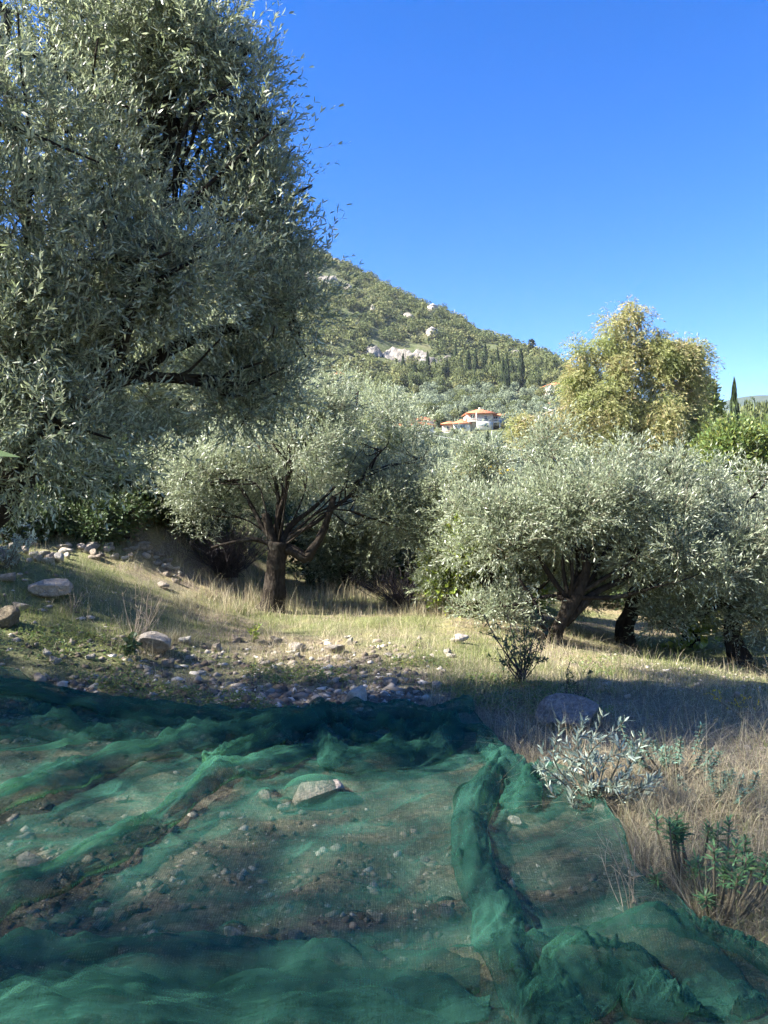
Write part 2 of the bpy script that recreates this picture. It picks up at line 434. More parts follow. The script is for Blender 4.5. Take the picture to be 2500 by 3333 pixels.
# ------------------------------------------------------------ leaves
def leaf_quads(base, d, n, Ln, Wd, hexa=False):
    s = nrm(np.cross(d, n)); Ln = Ln[:, None]; Wd = Wd[:, None]; N = len(base)
    if hexa:
        c = n * Ln * .06
        V = np.stack([base, base + d * Ln * .3 + s * Wd * .5 + c, base + d * Ln * .68 + s * Wd * .42 + c, base + d * Ln,
                      base + d * Ln * .68 - s * Wd * .42 + c, base + d * Ln * .3 - s * Wd * .5 + c], 1)
        return V.reshape(-1, 3), np.arange(N * 6).reshape(N, 6)
    V = np.stack([base, base + d * Ln * .5 + s * Wd * .5, base + d * Ln, base + d * Ln * .5 - s * Wd * .5], 1)
    return V.reshape(-1, 3), np.arange(N * 4).reshape(N, 4)

def crown_mesh(name, rg, blobs, ntw, mats, tlen=.22, nl=7, LL=.06, WW=.013, up=.5, out=1.0, rnd=.6, droop=.15,
               gap=-.35, gf=1.6, hexa=False, stem=.004, shell=.3, ang=(.55, 1.0), sags=0.0, split=0, spread=1.12):
    B = np.array([b[:6] for b in blobs], float)
    if split:                                        # break each mass into smaller uneven tufts with gaps between
        C_ = []
        for b in B:
            for _ in range(split):
                v = nrm(rg.normal(size=3)) * rg.uniform(.3, spread) * b[3:6]; q_ = rg.uniform(.2, .52)
                C_.append(np.concatenate([b[:3] + v, b[3:6] * q_ * rg.uniform(.8, 1.25, 3)]))
        B = np.array(C_)
    wt = np.repeat([b[6] if len(b) > 6 else 1.0 for b in blobs], max(1, split))
    w = (B[:, 3] * B[:, 4] * B[:, 5]) ** .66 * wt; w /= w.sum()
    k = rg.choice(len(B), int(ntw * 2.2), p=w)
    dv = nrm(rg.normal(size=(len(k), 3)))
    r = shell + (1 - shell) * rg.uniform(size=len(k)) ** .6
    p = B[k, :3] + dv * r[:, None] * B[k, 3:6]
    keep = (noise(p, gf, 40, 2) + rg.uniform(-.35, .35, len(k))) > gap
    p = p[keep][:ntw]; dv = dv[keep][:ntw]; n = len(p)
    d = nrm(out * dv + np.array([0, 0, up]) + rnd * rg.normal(size=(n, 3)) * .6)
    d[:, 2] -= sags * np.clip(-dv[:, 2], 0, 1); d = nrm(d)
    shoot = rg.uniform(size=n) < .10
    d[shoot] = nrm(d[shoot] + [0, 0, .8]); ln = tlen * rg.uniform(.55, 1.35, n) * (1 + 1.1 * shoot)
    ref = nrm(np.cross(d, rg.normal(size=(n, 3))))
    Bs, Ds, Ns = [], [], []
    for q in range(nl):
        t = (q + 1) / nl
        pos_ = p + d * (ln * t)[:, None]; pos_[:, 2] -= droop * ln * t * t
        dl = d.copy(); dl[:, 2] -= 2 * droop * t; dl = nrm(dl)
        pr = ref if q % 2 == 0 else np.cross(d, ref)
        pr = nrm(pr - dl * (pr * dl).sum(-1, keepdims=True))
        for sgn in (-1, 1):
            a = rg.uniform(*ang, n)[:, None] * (1.15 - .5 * t)
            ld = nrm(dl * np.cos(a) + sgn * pr * np.sin(a) + rg.normal(size=(n, 3)) * .16)
            nn = nrm(dl * np.sin(a) - sgn * pr * np.cos(a) + np.array([0, 0, .35]) + rg.normal(size=(n, 3)) * .3)
            Bs.append(pos_); Ds.append(ld); Ns.append(nn)
    Bs = np.concatenate(Bs); Ds = np.concatenate(Ds); Ns = np.concatenate(Ns)
    Ns = nrm(Ns - Ds * (Ns * Ds).sum(-1, keepdims=True))
    sz = rg.uniform(.6, 1.25, len(Bs))
    V, Fq = leaf_quads(Bs, Ds, Ns, LL * sz, WW * sz * rg.uniform(.8, 1.2, len(Bs)), hexa)
    Fs, mi = [Fq], [0]
    if stem:
        e = p + d * ln[:, None]; e[:, 2] -= droop * ln
        Sv = np.stack([p - ref * stem, p + ref * stem, e + ref * stem * .3, e - ref * stem * .3], 1).reshape(-1, 3)
        Fs.append(len(V) + np.arange(n * 4).reshape(n, 4)); mi.append(1); V = np.concatenate([V, Sv])
    return mk_mesh(name, V, Fs, mats, mi)

def limb_set(mb_b, rg, trunk, r0, blobs, nsub=7, thin=.012, start=None, curl=.25, nlimb=99):
    """limbs from the trunk into each mass of foliage, with side branches"""
    trunk = np.asarray(trunk, float)
    for q, b in enumerate(blobs):
        c = np.array(b[:3]); rad = np.array(b[3:6])
        i0 = len(trunk) - 1 if start is None else min(start[q % len(start)], len(trunk) - 1)
        s = trunk[i0]; mid = s + (c - s) * .45 + rg.normal(size=3) * np.linalg.norm(c - s) * curl * .4 + np.array([0, 0, .12]) * np.linalg.norm(c - s)
        far = c + nrm(c - s) * rad * .35
        P = curve([s, mid, c, far], 15, .05 * np.linalg.norm(c - s), int(rg.randint(1000)))
        r1 = r0 * rg.uniform(.38, .6) * (1 if q < nlimb else .35)
        V, Fs = tube(P, np.linspace(r1, thin, len(P)), 7, .12, q); mb_b.add(V, Fs)
        for k in range(nsub):
            h = P[rg.randint(4, len(P))]
            e = c + nrm(rg.normal(size=3) + [0, 0, .25]) * rad * rg.uniform(.5, .95)
            m_ = (h + e) / 2 + rg.normal(size=3) * .12 * np.linalg.norm(e - h)
            Q = curve([h, m_, e], 8, .03 * np.linalg.norm(e - h), k)
            V, Fs = tube(Q, np.linspace(thin * 1.6, thin * .4, len(Q)), 4); mb_b.add(V, Fs)

def make_tree(label, cat, base, trunk, tr, blobs, ntw, seed, name='olive_tree', mats=None, bark='bark', group=None,
              nsub=7, thin=.012, extra=None, limb=1.25, nlimb=99, start=None, rz=0, twigmat='twig', trunk_rough=.25, sides=14, **kw):
    rg = np.random.RandomState(seed)
    root = thing(name, label, cat, base, rz, group)
    P = curve(trunk, 18, .02, seed)
    rad = np.interp(np.linspace(0, 1, len(P)), np.linspace(0, 1, len(tr)), tr)
    mb = MB(); V, Fs = tube(P, rad, sides, trunk_rough, seed); mb.add(V, Fs)
    link('trunk', mb.mesh('trunk', M[bark], True), root)
    bb = MB()
    limb_set(bb, rg, P, tr[-1] * limb, blobs, nsub, thin, start, .25, nlimb)
    for (pts, r0, r1) in (extra or []):
        Q = curve(pts, 16, .015, seed + 3); V, Fs = tube(Q, np.linspace(r0, r1, len(Q)), 9, .25, seed); bb.add(V, Fs)
    link('branches', bb.mesh('branches', M[bark], True), root)
    mm = mats or ['olive']
    link('crown', crown_mesh('crown', rg, blobs, ntw, [M[mm[0]], M[twigmat]], **kw), root)
    return root
#@@TREES

# ------------------------------------------------------------ the big near tree at the left
make_tree('large silvery olive tree close at hand, its crown filling the upper left', 'tree', (-3.7, 5.6, tz(-3.7, 5.6)),
          [(-.1, 0, -.1), (.1, -.1, .45), (.45, -.15, 1.0), (.95, -.1, 1.5), (1.25, 0, 2.0)], [.26, .17, .13, .12, .11],
          [(2.0, -.3, 3.0, 1.0, 1.2, .9), (1.2, .2, 4.6, 1.3, 1.3, 1.2), (1.95, .5, 4.3, .78, 1.0, .9, 1.0), (.6, -.8, 2.3, 1.2, 1.1, .8, .25),
           (1.4, .8, 5.7, .95, 1.1, 1.0, 1.1), (-.9, .3, 3.8, 1.5, 1.5, 1.3, .1), (.2, .2, 5.8, 1.4, 1.3, 1.0, .15), (2.1, .1, 3.2, .45, .4, .4, 1.8), (2.05, .3, 5.3, .55, .6, .6, 1.4), (2.4, .3, 4.85, .55, .6, .55, 1.4), (2.68, .3, 4.3, .55, .6, .55, 1.4), (2.78, .4, 3.7, .55, .6, .55, 1.4), (2.85, .4, 3.0, .52, .6, .55, 1.5), (2.62, .4, 2.4, .5, .5, .35, 1.6), (1.2, -1.0, 3.6, .9, .7, .9), (.3, -1.2, 5.0, 1.0, .7, .9, .3), (1.3, -.6, 2.6, .8, .7, .6),
           (1.55, -.8, 1.95, .85, .8, .45), (-.3, -1.0, 3.2, 1.1, .9, 1.0, .2), (.3, -1.0, 4.2, .9, .8, .8, .35), (-1.2, -.5, 5.2, 1.2, 1.2, 1.0, .1)],
          15800, 11, tlen=.21, nl=7, split=10, LL=.055, WW=.0115, up=.6, rnd=.95, droop=.06, spread=.82, hexa=True, gap=-.25, gf=.75, sags=1.2, nsub=9, thin=.014,
          start=[14, 17, 10, 17, 12], stem=.0018)

# the tree the photographer stands under: off to the left and behind, shading the net
make_tree('olive tree beside the photographer, its nearest leaf poking in at the left edge', 'tree', (-2.6, -2.4, tz(-2.6, -2.4)),
          [(0, 0, -.1), (.1, .1, .6), (.3, .3, 1.3), (.5, .4, 1.9)], [.28, .19, .17, .15],
          [(.6, .6, 3.6, 1.9, 1.9, 1.4), (-1.3, .6, 3.6, 1.6, 1.6, 1.3), (.6, 1.9, 4.3, 1.5, 1.6, 1.2), (-.6, -1.2, 3.6, 1.6, 1.6, 1.2), (-.2, .2, 5.0, 1.6, 1.6, 1.0), (-1.4, 2.3, 4.0, 1.4, 1.4, 1.1)],
          2200, 12, tlen=.3, nl=6, LL=.085, WW=.026, gap=-.5, stem=0)
for lab, bx_, by_, sd_, bl_ in [
        ('tall evergreen tree out of frame at the left, shading the near net', -8.2, 1.2, 13, [(0, 0, 3.6, 2.1, 2.2, 1.6), (.2, .2, 6.0, 2.2, 2.3, 1.7), (.1, 0, 8.4, 1.9, 2.2, 1.6)]),
        ('evergreen tree out of frame at the left, shading the middle of the net', -8.4, 4.9, 14, [(0, 0, 3.4, 1.9, 1.9, 1.3), (.2, 0, 5.0, 1.7, 1.8, 1.1), (.3, .2, 6.4, 1.5, 1.6, 1.0)]),
        ('evergreen tree out of frame up the left bank, shading the slope', -9.2, 8.0, 15, [(0, 0, 3.0, 1.7, 1.5, 1.2), (.1, 0, 4.4, 1.5, 1.4, 1.0)])]:
    make_tree(lab, 'tree', (bx_, by_, tz(bx_, by_)), [(0, 0, -.1), (.1, .1, 1), (.1, 0, 2.2)], [.28, .2, .16], bl_,
              (1050 if by_ < 3 else 1350) * len(bl_), sd_, name='evergreen_tree', mats=['dark'], tlen=.3, nl=6, LL=.09, WW=.028, gap=-9, shell=0.0, stem=0, nsub=4)

# ------------------------------------------------------------ the middle tree with the dark trunk
b0 = at(885, 1985); b0[2] -= .03
k_ = b0[1] / F
make_tree('olive tree with dark bare trunk and elbowed limb in the middle of the grass', 'tree', b0,
          [(-.06, 0, -.05), (.03, 0, .25), (.05, 0, .65), (.09, 0, 1.06)], [.23, .17, .15, .17],
          [(-1.1, .3, 2.15, .8, .8, .5), (-.35, .4, 2.7, .95, .9, .65), (.65, .4, 2.85, 1.0, .9, .7), (1.5, .2, 2.25, .85, .8, .8), (1.15, .6, 3.25, .85, .8, .65),
           (2.0, .3, 1.6, .6, .7, .6), (.2, .6, 3.35, .75, .8, .5), (1.45, .5, 1.75, .5, .5, .45), (-1.45, .4, 2.0, .5, .6, .5), (2.2, .5, 2.35, .45, .5, .6), (.2, .8, 2.0, .9, .5, .4), (-1.3, .6, 1.5, .4, .5, .35), (2.3, .4, 1.25, .45, .5, .4), (.3, -.5, 2.35, .9, .4, .5, .7)],
          9600, 21, tlen=.22, nl=6, LL=.06, WW=.0135, up=.5, rnd=.9, split=7, gap=-.3, gf=1.3, nsub=7, limb=.42, nlimb=4, thin=.009, start=[16, 17, 18], stem=.0022,
          extra=[([(.10, -.02, .93), (.30, -.05, .93), (.52, -.05, .80), (.63, -.05, .95), (.80, -.02, 1.25), (.95, 0, 1.75)], .10, .045),
                 ([(.02, -.03, 1.0), (-.04, -.05, 1.25), (-.10, -.03, 1.48)], .085, .055),
                 ([(.05, -.03, .98), (-.25, -.08, 1.10), (-.6, -.1, 1.06), (-.9, -.1, .98)], .045, .014),
                 ([(.12, 0, 1.0), (.28, .03, 1.3), (.6, .05, 1.55), (.95, .1, 1.9)], .06, .02),
                 ([(.12, 0, 1.1), (.16, .03, 1.5), (.15, .05, 2.1)], .035, .015)])

# ------------------------------------------------------------ grove on the right
def grove(label, px, py, trunk, tr, blobs, ntw, seed, mats=None, d=None, **kw):
    if d is None: blobs = [(b[0], b[1], b[2] * .84, b[3], b[4], b[5] * .84) for b in blobs]
    if d is None: b = at(px, py)
    else: x = (px - 1250) / F * d; b = np.array([x, d, tz(x, d)])
    b[2] -= .04
    a = dict(limb=.8, split=9, tlen=.24, nl=6, LL=.064, WW=.0145, up=.55, rnd=.9, gap=-.35, gf=1.15, nsub=6, thin=.010, stem=.0025)
    a.update(kw)
    return make_tree(label, 'tree', b, trunk, tr, blobs, int(ntw * 1.35), seed, mats=mats, **a)

grove('olive tree with a crooked pale trunk behind the yellow leaves', 1590, 2010, [(0, 0, 0), (.05, 0, .35), (-.02, 0, .7), (.12, 0, 1.05)], [.19, .13, .11, .10],
      [(-.35, .2, 1.55, .65, .7, .6), (.5, .3, 1.8, .8, .8, .6), (.1, .2, 2.1, .7, .8, .5), (.9, 0, 1.3, .6, .6, .45), (.2, .9, 1.8, .8, .7, .7), (-.6, .1, .95, .45, .4, .5), (.65, .3, .85, .4, .4, .45), (-.1, .2, 2.75, .4, .4, .45), (-.75, .3, 2.3, .4, .4, .4)], 4300, 31,
      extra=[([(.08, 0, .6), (.4, 0, .45), (.8, .05, .5), (1.1, .1, .9)], .05, .02)])
grove('olive tree forking low into leaning limbs, widest crown of the grove', 1800, 2095, [(0, 0, 0), (.05, 0, .2), (.15, 0, .42), (.22, 0, .65)], [.13, .095, .085, .075],
      [(-.6, 0, 1.75, .75, .8, .65), (.35, .1, 1.95, .9, .9, .8), (1.2, .2, 1.85, .9, .9, .8), (.3, .4, 2.35, .9, .9, .55), (1.5, .4, 2.2, .75, .8, .55), (-.5, -.1, .65, .62, .5, .48), (-.55, .5, 2.2, .6, .7, .5), (1.8, .1, 1.25, .6, .6, .5), (.05, .3, 3.0, .42, .4, .5), (.9, .3, 2.85, .35, .35, .5), (1.7, .3, 2.75, .35, .35, .35)], 6200, 32,
      extra=[([(.0, 0, .15), (.35, -.05, .75), (.42, -.05, 1.1), (.25, 0, 1.45)], .09, .04), ([(.15, 0, .3), (.55, .0, .7), (1.0, .05, .95), (1.5, .1, 1.5)], .07, .025),
             ([(-.05, 0, .1), (-.2, 0, .5), (-.45, 0, .9)], .05, .02)])
grove('olive tree on a short broken trunk, behind the tilled soil', 2035, 2095, [(0, 0, 0), (-.02, 0, .3), (.10, .0, .6), (.22, 0, .9)], [.17, .13, .12, .09],
      [(.3, .3, 1.75, .8, .8, .6), (-.4, .5, 2.1, .9, .9, .8), (.9, .5, 2.0, .8, .9, .7), (.2, .7, 2.3, .8, .9, .55), (1.1, .3, 1.4, .6, .6, .5), (-.55, .3, 1.1, .45, .45, .5), (.5, .5, 2.85, .4, .4, .4), (-.2, .5, 2.8, .35, .35, .4)], 4600, 33,
      extra=[([(.02, 0, .5), (.2, -.02, .65), (.45, 0, .75)], .06, .03)])
grove('olive tree at the right edge with a dark trunk in the tilled soil', 2410, 2165, [(.05, 0, 0), (-.05, 0, .25), (-.12, 0, .5), (-.05, 0, .8)], [.17, .13, .11, .09],
      [(-.35, 0, 1.25, .6, .6, .6), (.35, .1, 1.6, .8, .8, .8), (-.1, .3, 2.0, .8, .9, .6), (.6, .3, 2.3, .9, .9, .7), (-.75, .1, 1.0, .4, .4, .35), (.2, -.1, .9, .6, .5, .4), (-1.0, .1, .8, .35, .35, .4), (.7, -.1, .55, .45, .4, .4), (-.35, .2, 2.75, .35, .35, .45), (.4, .3, 3.0, .4, .4, .4), (-.75, .2, 1.75, .4, .4, .4)], 4800, 34)
for lab, px, d, s, h, mt, ntw in [
        ('olive tree behind the widest crown, tallest in the grove', 1830, 17.5, 51, 3.3, 'olive_yg', 5200),
        ('fresh green olive tree behind the short broken trunk', 2130, 19, 52, 3.2, 'olive_yg', 5200),
        ('olive tree rising behind the one at the right edge', 2560, 15, 53, 2.9, 'olive', 4400),
        ('greyish olive tree showing between the middle tree and the yellow leaves', 1455, 21, 54, 2.5, 'olive', 4200),
        ('olive tree standing directly behind the dark bare trunk', 900, 19, 55, 4.0, 'olive_yg', 4600),
        ('tall olive tree behind the elbowed limb, reaching up to the mountain', 1120, 22, 56, 5.6, 'olive_yg', 6800),
        ('pale olive tree on the bank beneath the big crown', 520, 15.5, 57, 3.7, 'olive_yg', 5000),
        ('olive tree far left beyond the rubble bank', 120, 14, 58, 3.5, 'olive_yg', 4600),
        ('low olive thicket filling the gap right of the dark trunk', 1130, 15.5, 59, 1.7, 'olive', 3800),
        ('olive tree deep in the grove below the eucalyptus', 2330, 24, 60, 3.3, 'olive', 4200)]:
    q = np.random.RandomState(s); w_ = h * .42
    bl = [(q.uniform(-.7, .7) * w_, q.uniform(-.6, .6) * w_, h * q.uniform(.42, .84), w_ * .52, w_ * .52, h * .20) for _ in range(7)]
    bl += [(0, 0, h * .83, w_ * .5, w_ * .5, h * .17), (-.6 * w_, -.2, h * .32, w_ * .45, w_ * .4, h * .18), (.6 * w_, -.2, h * .34, w_ * .45, w_ * .4, h * .18)]
    grove(lab, px, 0, [(0, 0, 0), (.05, 0, h * .12), (-.04, 0, h * .26)], [.22, .15, .12], bl, ntw, s, mats=[mt], d=d, LL=.08, WW=.021, tlen=.28, split=6)

# ------------------------------------------------------------ eucalyptus and its neighbours
for lab, px, d, h, s in [('low olive thicket behind the yellow shrub', 1360, 17, 1.9, 81), ('low olive thicket behind the crooked pale trunk', 1640, 18.5, 2.1, 82), ('low olive thicket behind the short broken trunk', 1960, 20, 2.1, 83),
                         ('low olive thicket at the back of the tilled soil', 2260, 19, 2.1, 84), ('low olive thicket behind the heap of cut twigs', 690, 17.5, 2.6, 85)]:
    q = np.random.RandomState(s); w_ = h * .62
    bl = [(q.uniform(-.9, .9) * w_, q.uniform(-.4, .4) * w_, h * q.uniform(.2, .82), w_ * .42, w_ * .4, h * .2) for _ in range(8)]
    grove(lab, px, 0, [(0, 0, 0), (.05, 0, h * .12), (-.04, 0, h * .26)], [.12, .09, .07], bl, 3000, s, mats=['olive'], d=d, LL=.08, WW=.022, tlen=.26)
ed = 42.0; ex = (1990 - 1250) / F * ed; e0 = np.array([ex, ed, tz(ex, ed)])
def eb(px, py, r, dy=0, rz_=None):
    p = ray(px, py, ed + dy) - e0; r_ = r / F * ed * .88
    return (p[0], p[1], p[2], r_, r_ * 1.1, (rz_ or r) / F * ed)
eblobs = [eb(2080, 1060, 60, 0, 75), eb(2010, 1110, 75), eb(2130, 1140, 90), eb(2225, 1160, 70), eb(2245, 1205, 58), eb(2040, 1200, 90, -.5), eb(1900, 1170, 55), eb(1895, 1230, 50),
          eb(2160, 1260, 100, .5), eb(2260, 1260, 52), eb(1940, 1310, 95, -.6), eb(1875, 1345, 60), eb(2090, 1370, 110), eb(2230, 1390, 100, .4), eb(1735, 1385, 50, 0, 42), eb(1690, 1405, 42),
          eb(1980, 1440, 100), eb(2140, 1470, 110, -.5), eb(1860, 1440, 70), eb(2240, 1490, 90), eb(2060, 1540, 90), eb(2265, 1340, 60, 1)]
make_tree('tall yellow-green eucalyptus with pinkish tips and white limbs above the grove', 'tree', e0,
          [(0, 0, -.1), (.2, 0, 2.5), (.3, 0, 5), (.6, .2, 8.3)], [.42, .30, .22, .14], eblobs, 18500, 61, name='eucalyptus_tree', mats=['euca'], bark='bark_pale', split=9, limb=1.0,
          tlen=.62, nl=5, LL=.21, WW=.042, up=.2, out=.8, rnd=.8, droop=.55, gap=-.3, gf=.42, stem=0, shell=.2, nsub=4, thin=.035,
          start=[17, 15, 12, 9, 7], trunk_rough=.08)
def bush_tree(name, label, px, d, w, h, mat, seed, n=1500, LL=.2, WW=.09, z0=.3, bark='bark', cat='tree', **kw):
    q = np.random.RandomState(seed); x = (px - 1250) / F * d
    bl = [(q.uniform(-.6, .6) * w, q.uniform(-.5, .5) * w, h * q.uniform(z0 + .1, .85), w * .45, w * .45, h * .22) for _ in range(6)] + [(0, 0, h * .8, w * .4, w * .4, h * .2)]
    a = dict(tlen=.4, nl=4, LL=LL, WW=WW, up=.5, gap=-.4, gf=1.2, stem=.004, thin=.015, nsub=4); a.update(kw)
    return make_tree(label, cat, (x, d, tz(x, d) - .05), [(0, 0, 0), (.03, 0, h * .2), (0, 0, h * .4)], [.12, .08, .06], bl, n, seed, name=name, mats=[mat], bark=bark, **a)
bush_tree('walnut_tree', 'bright green broad-leaved tree right of the eucalyptus', 2430, 34, 2.3, 6.0, 'broad', 71, 3000, .19, .085, .3)
bush_tree('broadleaf_tree', 'olive-green tree behind the eucalyptus near the lone cypress', 2270, 60, 3.0, 11.5, 'broad', 72, 2600, .34, .16)
bush_tree('yellow_vine', 'tree climbed by a vine with bright yellow autumn leaves', 1575, 13.9, .50, 2.35, 'yellow', 73, 700, .06, .045, gap=-.1)
bush_tree('yellow_shrub', 'slender shrub with orange-yellow leaves left of the grove', 1465, 15.2, .25, 1.25, 'yellow', 74, 420, .06, .045, .3, gap=-.1)
bush_tree('green_bush', 'light green leafy bush at the left end of the grove', 1500, 11.6, .62, 1.45, 'light', 75, 3600, .055, .032, .1, tlen=.2)
bush_tree('low_green_shrub', 'small light green shrub between the trunks of the grove', 1690, 14.5, .7, 1.0, 'light', 76, 700, .09, .05, .1, tlen=.25)
bush_tree('dark_undergrowth', 'dark leafy undergrowth in the shade behind the tilled soil', 2130, 17, 1.6, 1.5, 'dark', 77, 1500, .12, .05, 0)
bush_tree('fig_sapling', 'young fig with large yellow-green leaves left of the right-hand trunk', 2230, 12.0, .35, 1.1, 'light', 78, 160, .14, .10, .1, tlen=.3)
bush_tree('evergreen_shrub', 'dark evergreen shrub in the hollow behind the low thicket', 1260, 17.5, .9, 2.0, 'dark', 79, 1500, .12, .05, 0)
bush_tree('bank_bush', 'dark green bush growing over the rubble bank at the left', 330, 13.0, .9, 1.0, 'dark', 80, 1200, .09, .04, 0)

for k, (px, d, w, h) in enumerate([(120, 11.9, .55, .5), (300, 12.1, .5, .45), (400, 12.4, .45, .5), (20, 11.6, .5, .6)]):
    bush_tree('evergreen_shrub', ['low dark scrub growing among the bank stones at the left', 'low dark scrub in the middle of the stony bank', 'low dark scrub where the rubble starts to tumble', 'low dark scrub at the left edge beside the bank stones'][k], px, d, w, h, 'dark', 110 + k, 800, .07, .03, 0, cat='bush', tlen=.22)
for k, (px, d, w, h) in enumerate([(60, 12.6, .8, .9), (200, 12.9, .7, .75), (440, 13.2, .6, .8), (560, 14.5, .9, 1.3), (640, 14.0, .6, .9), (1010, 16.0, 1.0, 1.4), (1180, 16.5, .9, 1.3)]):
    bush_tree('evergreen_shrub', ['dark ivy-like bush on the bank at the far left edge', 'dark bush on the bank above the weathered boulder', 'dark bush at the right end of the rubble', 'dark bush behind the heap of cut twigs',
              'small dark bush just left of the heap of cut twigs', 'dark undergrowth right behind the dark bare trunk', 'dark undergrowth below the elbowed limb'][k], px, d, w, h, 'dark', 90 + k, 1300, .09, .04, 0, cat='bush')
#@@FAR
# ------------------------------------------------------------ far trees
def clump(rg, blobs, n, size, up=.3):
    B = np.array(blobs, float); w = (B[:, 3] * B[:, 4] * B[:, 5]) ** .66; w /= w.sum()
    k = rg.choice(len(B), n, p=w); dv = nrm(rg.normal(size=(n, 3))); r = .6 + .4 * rg.uniform(size=n) ** .5
    p = B[k, :3] + dv * r[:, None] * B[k, 3:6]
    nn = nrm(dv + rg.normal(size=(n, 3)) * .7 + [0, 0, up]); d = nrm(np.cross(nn, rg.normal(size=(n, 3))))
    s = size * rg.uniform(.5, 1.4, n)
    V, Fq = leaf_quads(p - d * s[:, None] * .5, d, nn, s, s * .7)
    tint = np.clip(.5 + .25 * rg.normal(size=n), 0, 1)
    return V, Fq, tint

def far_proto(kind, seed):
    rg = np.random.RandomState(seed)
    if kind == 'round':
        bl = [(rg.uniform(-.55, .55), rg.uniform(-.55, .55), rg.uniform(.35, .75), rg.uniform(.3, .5), rg.uniform(.3, .5), rg.uniform(.2, .32)) for _ in range(8)]
        V, Fq, t = clump(rg, bl, 1500, .10)
    elif kind == 'cypress':
        n = 1500; hh = rg.uniform(size=n) ** .9; a = rg.uniform(0, 6.28, n)
        rad = .5 * np.sin(np.clip(hh * .93 + .07, 0, 1) ** .6 * math.pi) ** .8 * rg.uniform(.6, 1.0, n) * (1 + .2 * np.sin(a * 3 + hh * 20))
        p = np.stack([np.cos(a) * rad, np.sin(a) * rad, .04 + hh * .96], -1)
        dv = np.stack([np.cos(a), np.sin(a), a * 0], -1)
        nn = nrm(dv + rg.normal(size=(n, 3)) * .4); d = nrm(np.array([0, 0, 1.]) + rg.normal(size=(n, 3)) * [.5, .5, .1])
        V, Fq = leaf_quads(p - d * [.0, .0, .03], d * [3, 3, 1], nn, np.full(n, .055), np.full(n, .16)); t = rg.uniform(0, 1, n)
    return V, Fq, t
PROTO = {}
for kind, mat, key in (('round', 'olive_far', 'olive'), ('round', 'wood_far', 'wood'), ('cypress', 'cyp', 'cyp')):
    for v in range(4):
        Vv, Fq, t = far_proto(kind, 200 + v + len(key))
        if key == 'wood': t = np.clip(t * .5 + (.05, .3, .5, .15)[v], 0, 1)
        cr = mk_mesh('crown', Vv, [Fq], M[mat], attrs={'tint': ('FACE', t)})
        mb = MB(); Vt, Ft_ = tube(curve([(0, 0, -.08), (.02, 0, .2), (0, 0, .45)], 6), [.05, .035, .02, .02, .02, .02, .02][:7], 6)
        mb.add(Vt, Ft_); PROTO[key, v] = (cr, mb.mesh('trunk', M['bark'], True))
_fc = [0]
def far_tree(key, name, label, cat, px, py, hpx, wpx, group=None, base=None, d=None):
    """base at photo pixel (px,py) on the terrain; hpx, wpx: size it has there"""
    if base is None: base = at(px, py, 30) if d is None else np.array([(px - 1250) / F * d, d, tz((px - 1250) / F * d, d)])
    dd = base[1]; h = hpx / F * dd; w = wpx / F * dd
    _fc[0] += 1; v = _fc[0] % 4
    sc = (w / (2 if key != 'cyp' else 1.0), w / (2 if key != 'cyp' else 1.0), h)
    root = thing(name, label, cat, (base[0], base[1], base[2] - .02 * h), _fc[0] * 1.3, group)
    for nm, me in zip(('crown', 'trunk'), PROTO[key, v]): link(nm, me, root, (0, 0, 0), 0, sc)
    return root
rg = np.random.RandomState(5)
G1 = 'olive trees on the slope below the houses'
for px, py, h in [(1330, 1500, 80), (1400, 1490, 60), (1440, 1455, 40), (1530, 1480, 70), (1590, 1500, 80), (1650, 1490, 95), (1560, 1452, 45), (1620, 1450, 50), (1690, 1450, 70), (1500, 1540, 70),
                  (1570, 1560, 90), (1640, 1560, 90), (1710, 1520, 100), (1760, 1560, 90), (1350, 1560, 90), (1420, 1570, 80), (1740, 1460, 70), (1250, 1520, 90), (1170, 1500, 90), (1815, 1480, 90), (1490, 1600, 80), (1700, 1590, 90)]:
    far_tree('olive', 'olive_tree', 'round grey-green olive tree on the slope below the red-roofed houses', 'tree', px, py, h, h * 1.15, G1)
G2 = 'olive trees on the terraces above the houses'
for q in range(110):
    px, py = 1180 + (q * 97.3) % 640, 1290 + rg.uniform(0, 110); h = rg.uniform(40, 62)
    if 1450 < px < 1660 and py > 1384: continue
    far_tree('olive' if q % 3 else 'wood', 'olive_tree' if q % 3 else 'leafy_tree', 'small grey olive tree on the terraces level with or above the houses' if q % 3 else 'small green leafy tree among the terrace olives', 'tree', px, py, h, h * 1.2, G2 if q % 3 else 'green trees among the terrace olives')
for q in range(80):
    px, py = 1180 + (q * 89.7) % 660, 1425 + rg.uniform(0, 190); py = max(py, 1500) if 1330 < px < 1700 else py; h = rg.uniform(62, 98)
    far_tree('olive' if q % 4 else 'wood', 'olive_tree' if q % 4 else 'leafy_tree', 'round grey-green olive tree on the slope below the red-roofed houses' if q % 4 else 'green shrubby tree on the slope below the houses', 'tree', px, py, h * (1 if q % 4 else .7), h * 1.1, G1 if q % 4 else 'green trees on the slope below the houses')
for px, py, h in [(1330, 1345, 50), (1370, 1325, 55), (1410, 1345, 60), (1420, 1300, 45), (1460, 1318, 55), (1500, 1300, 50), (1540, 1300, 55), (1590, 1300, 55), (1640, 1305, 45), (1560, 1318, 40), (1480, 1345, 45),
                  (1290, 1370, 50), (1240, 1340, 60), (1190, 1350, 60), (1340, 1400, 50), (1660, 1400, 60), (1720, 1395, 50), (1450, 1395, 45)]:
    far_tree('olive', 'olive_tree', 'small grey olive tree on the terraces level with or above the houses', 'tree', px, py, h, h * 1.25, G2)
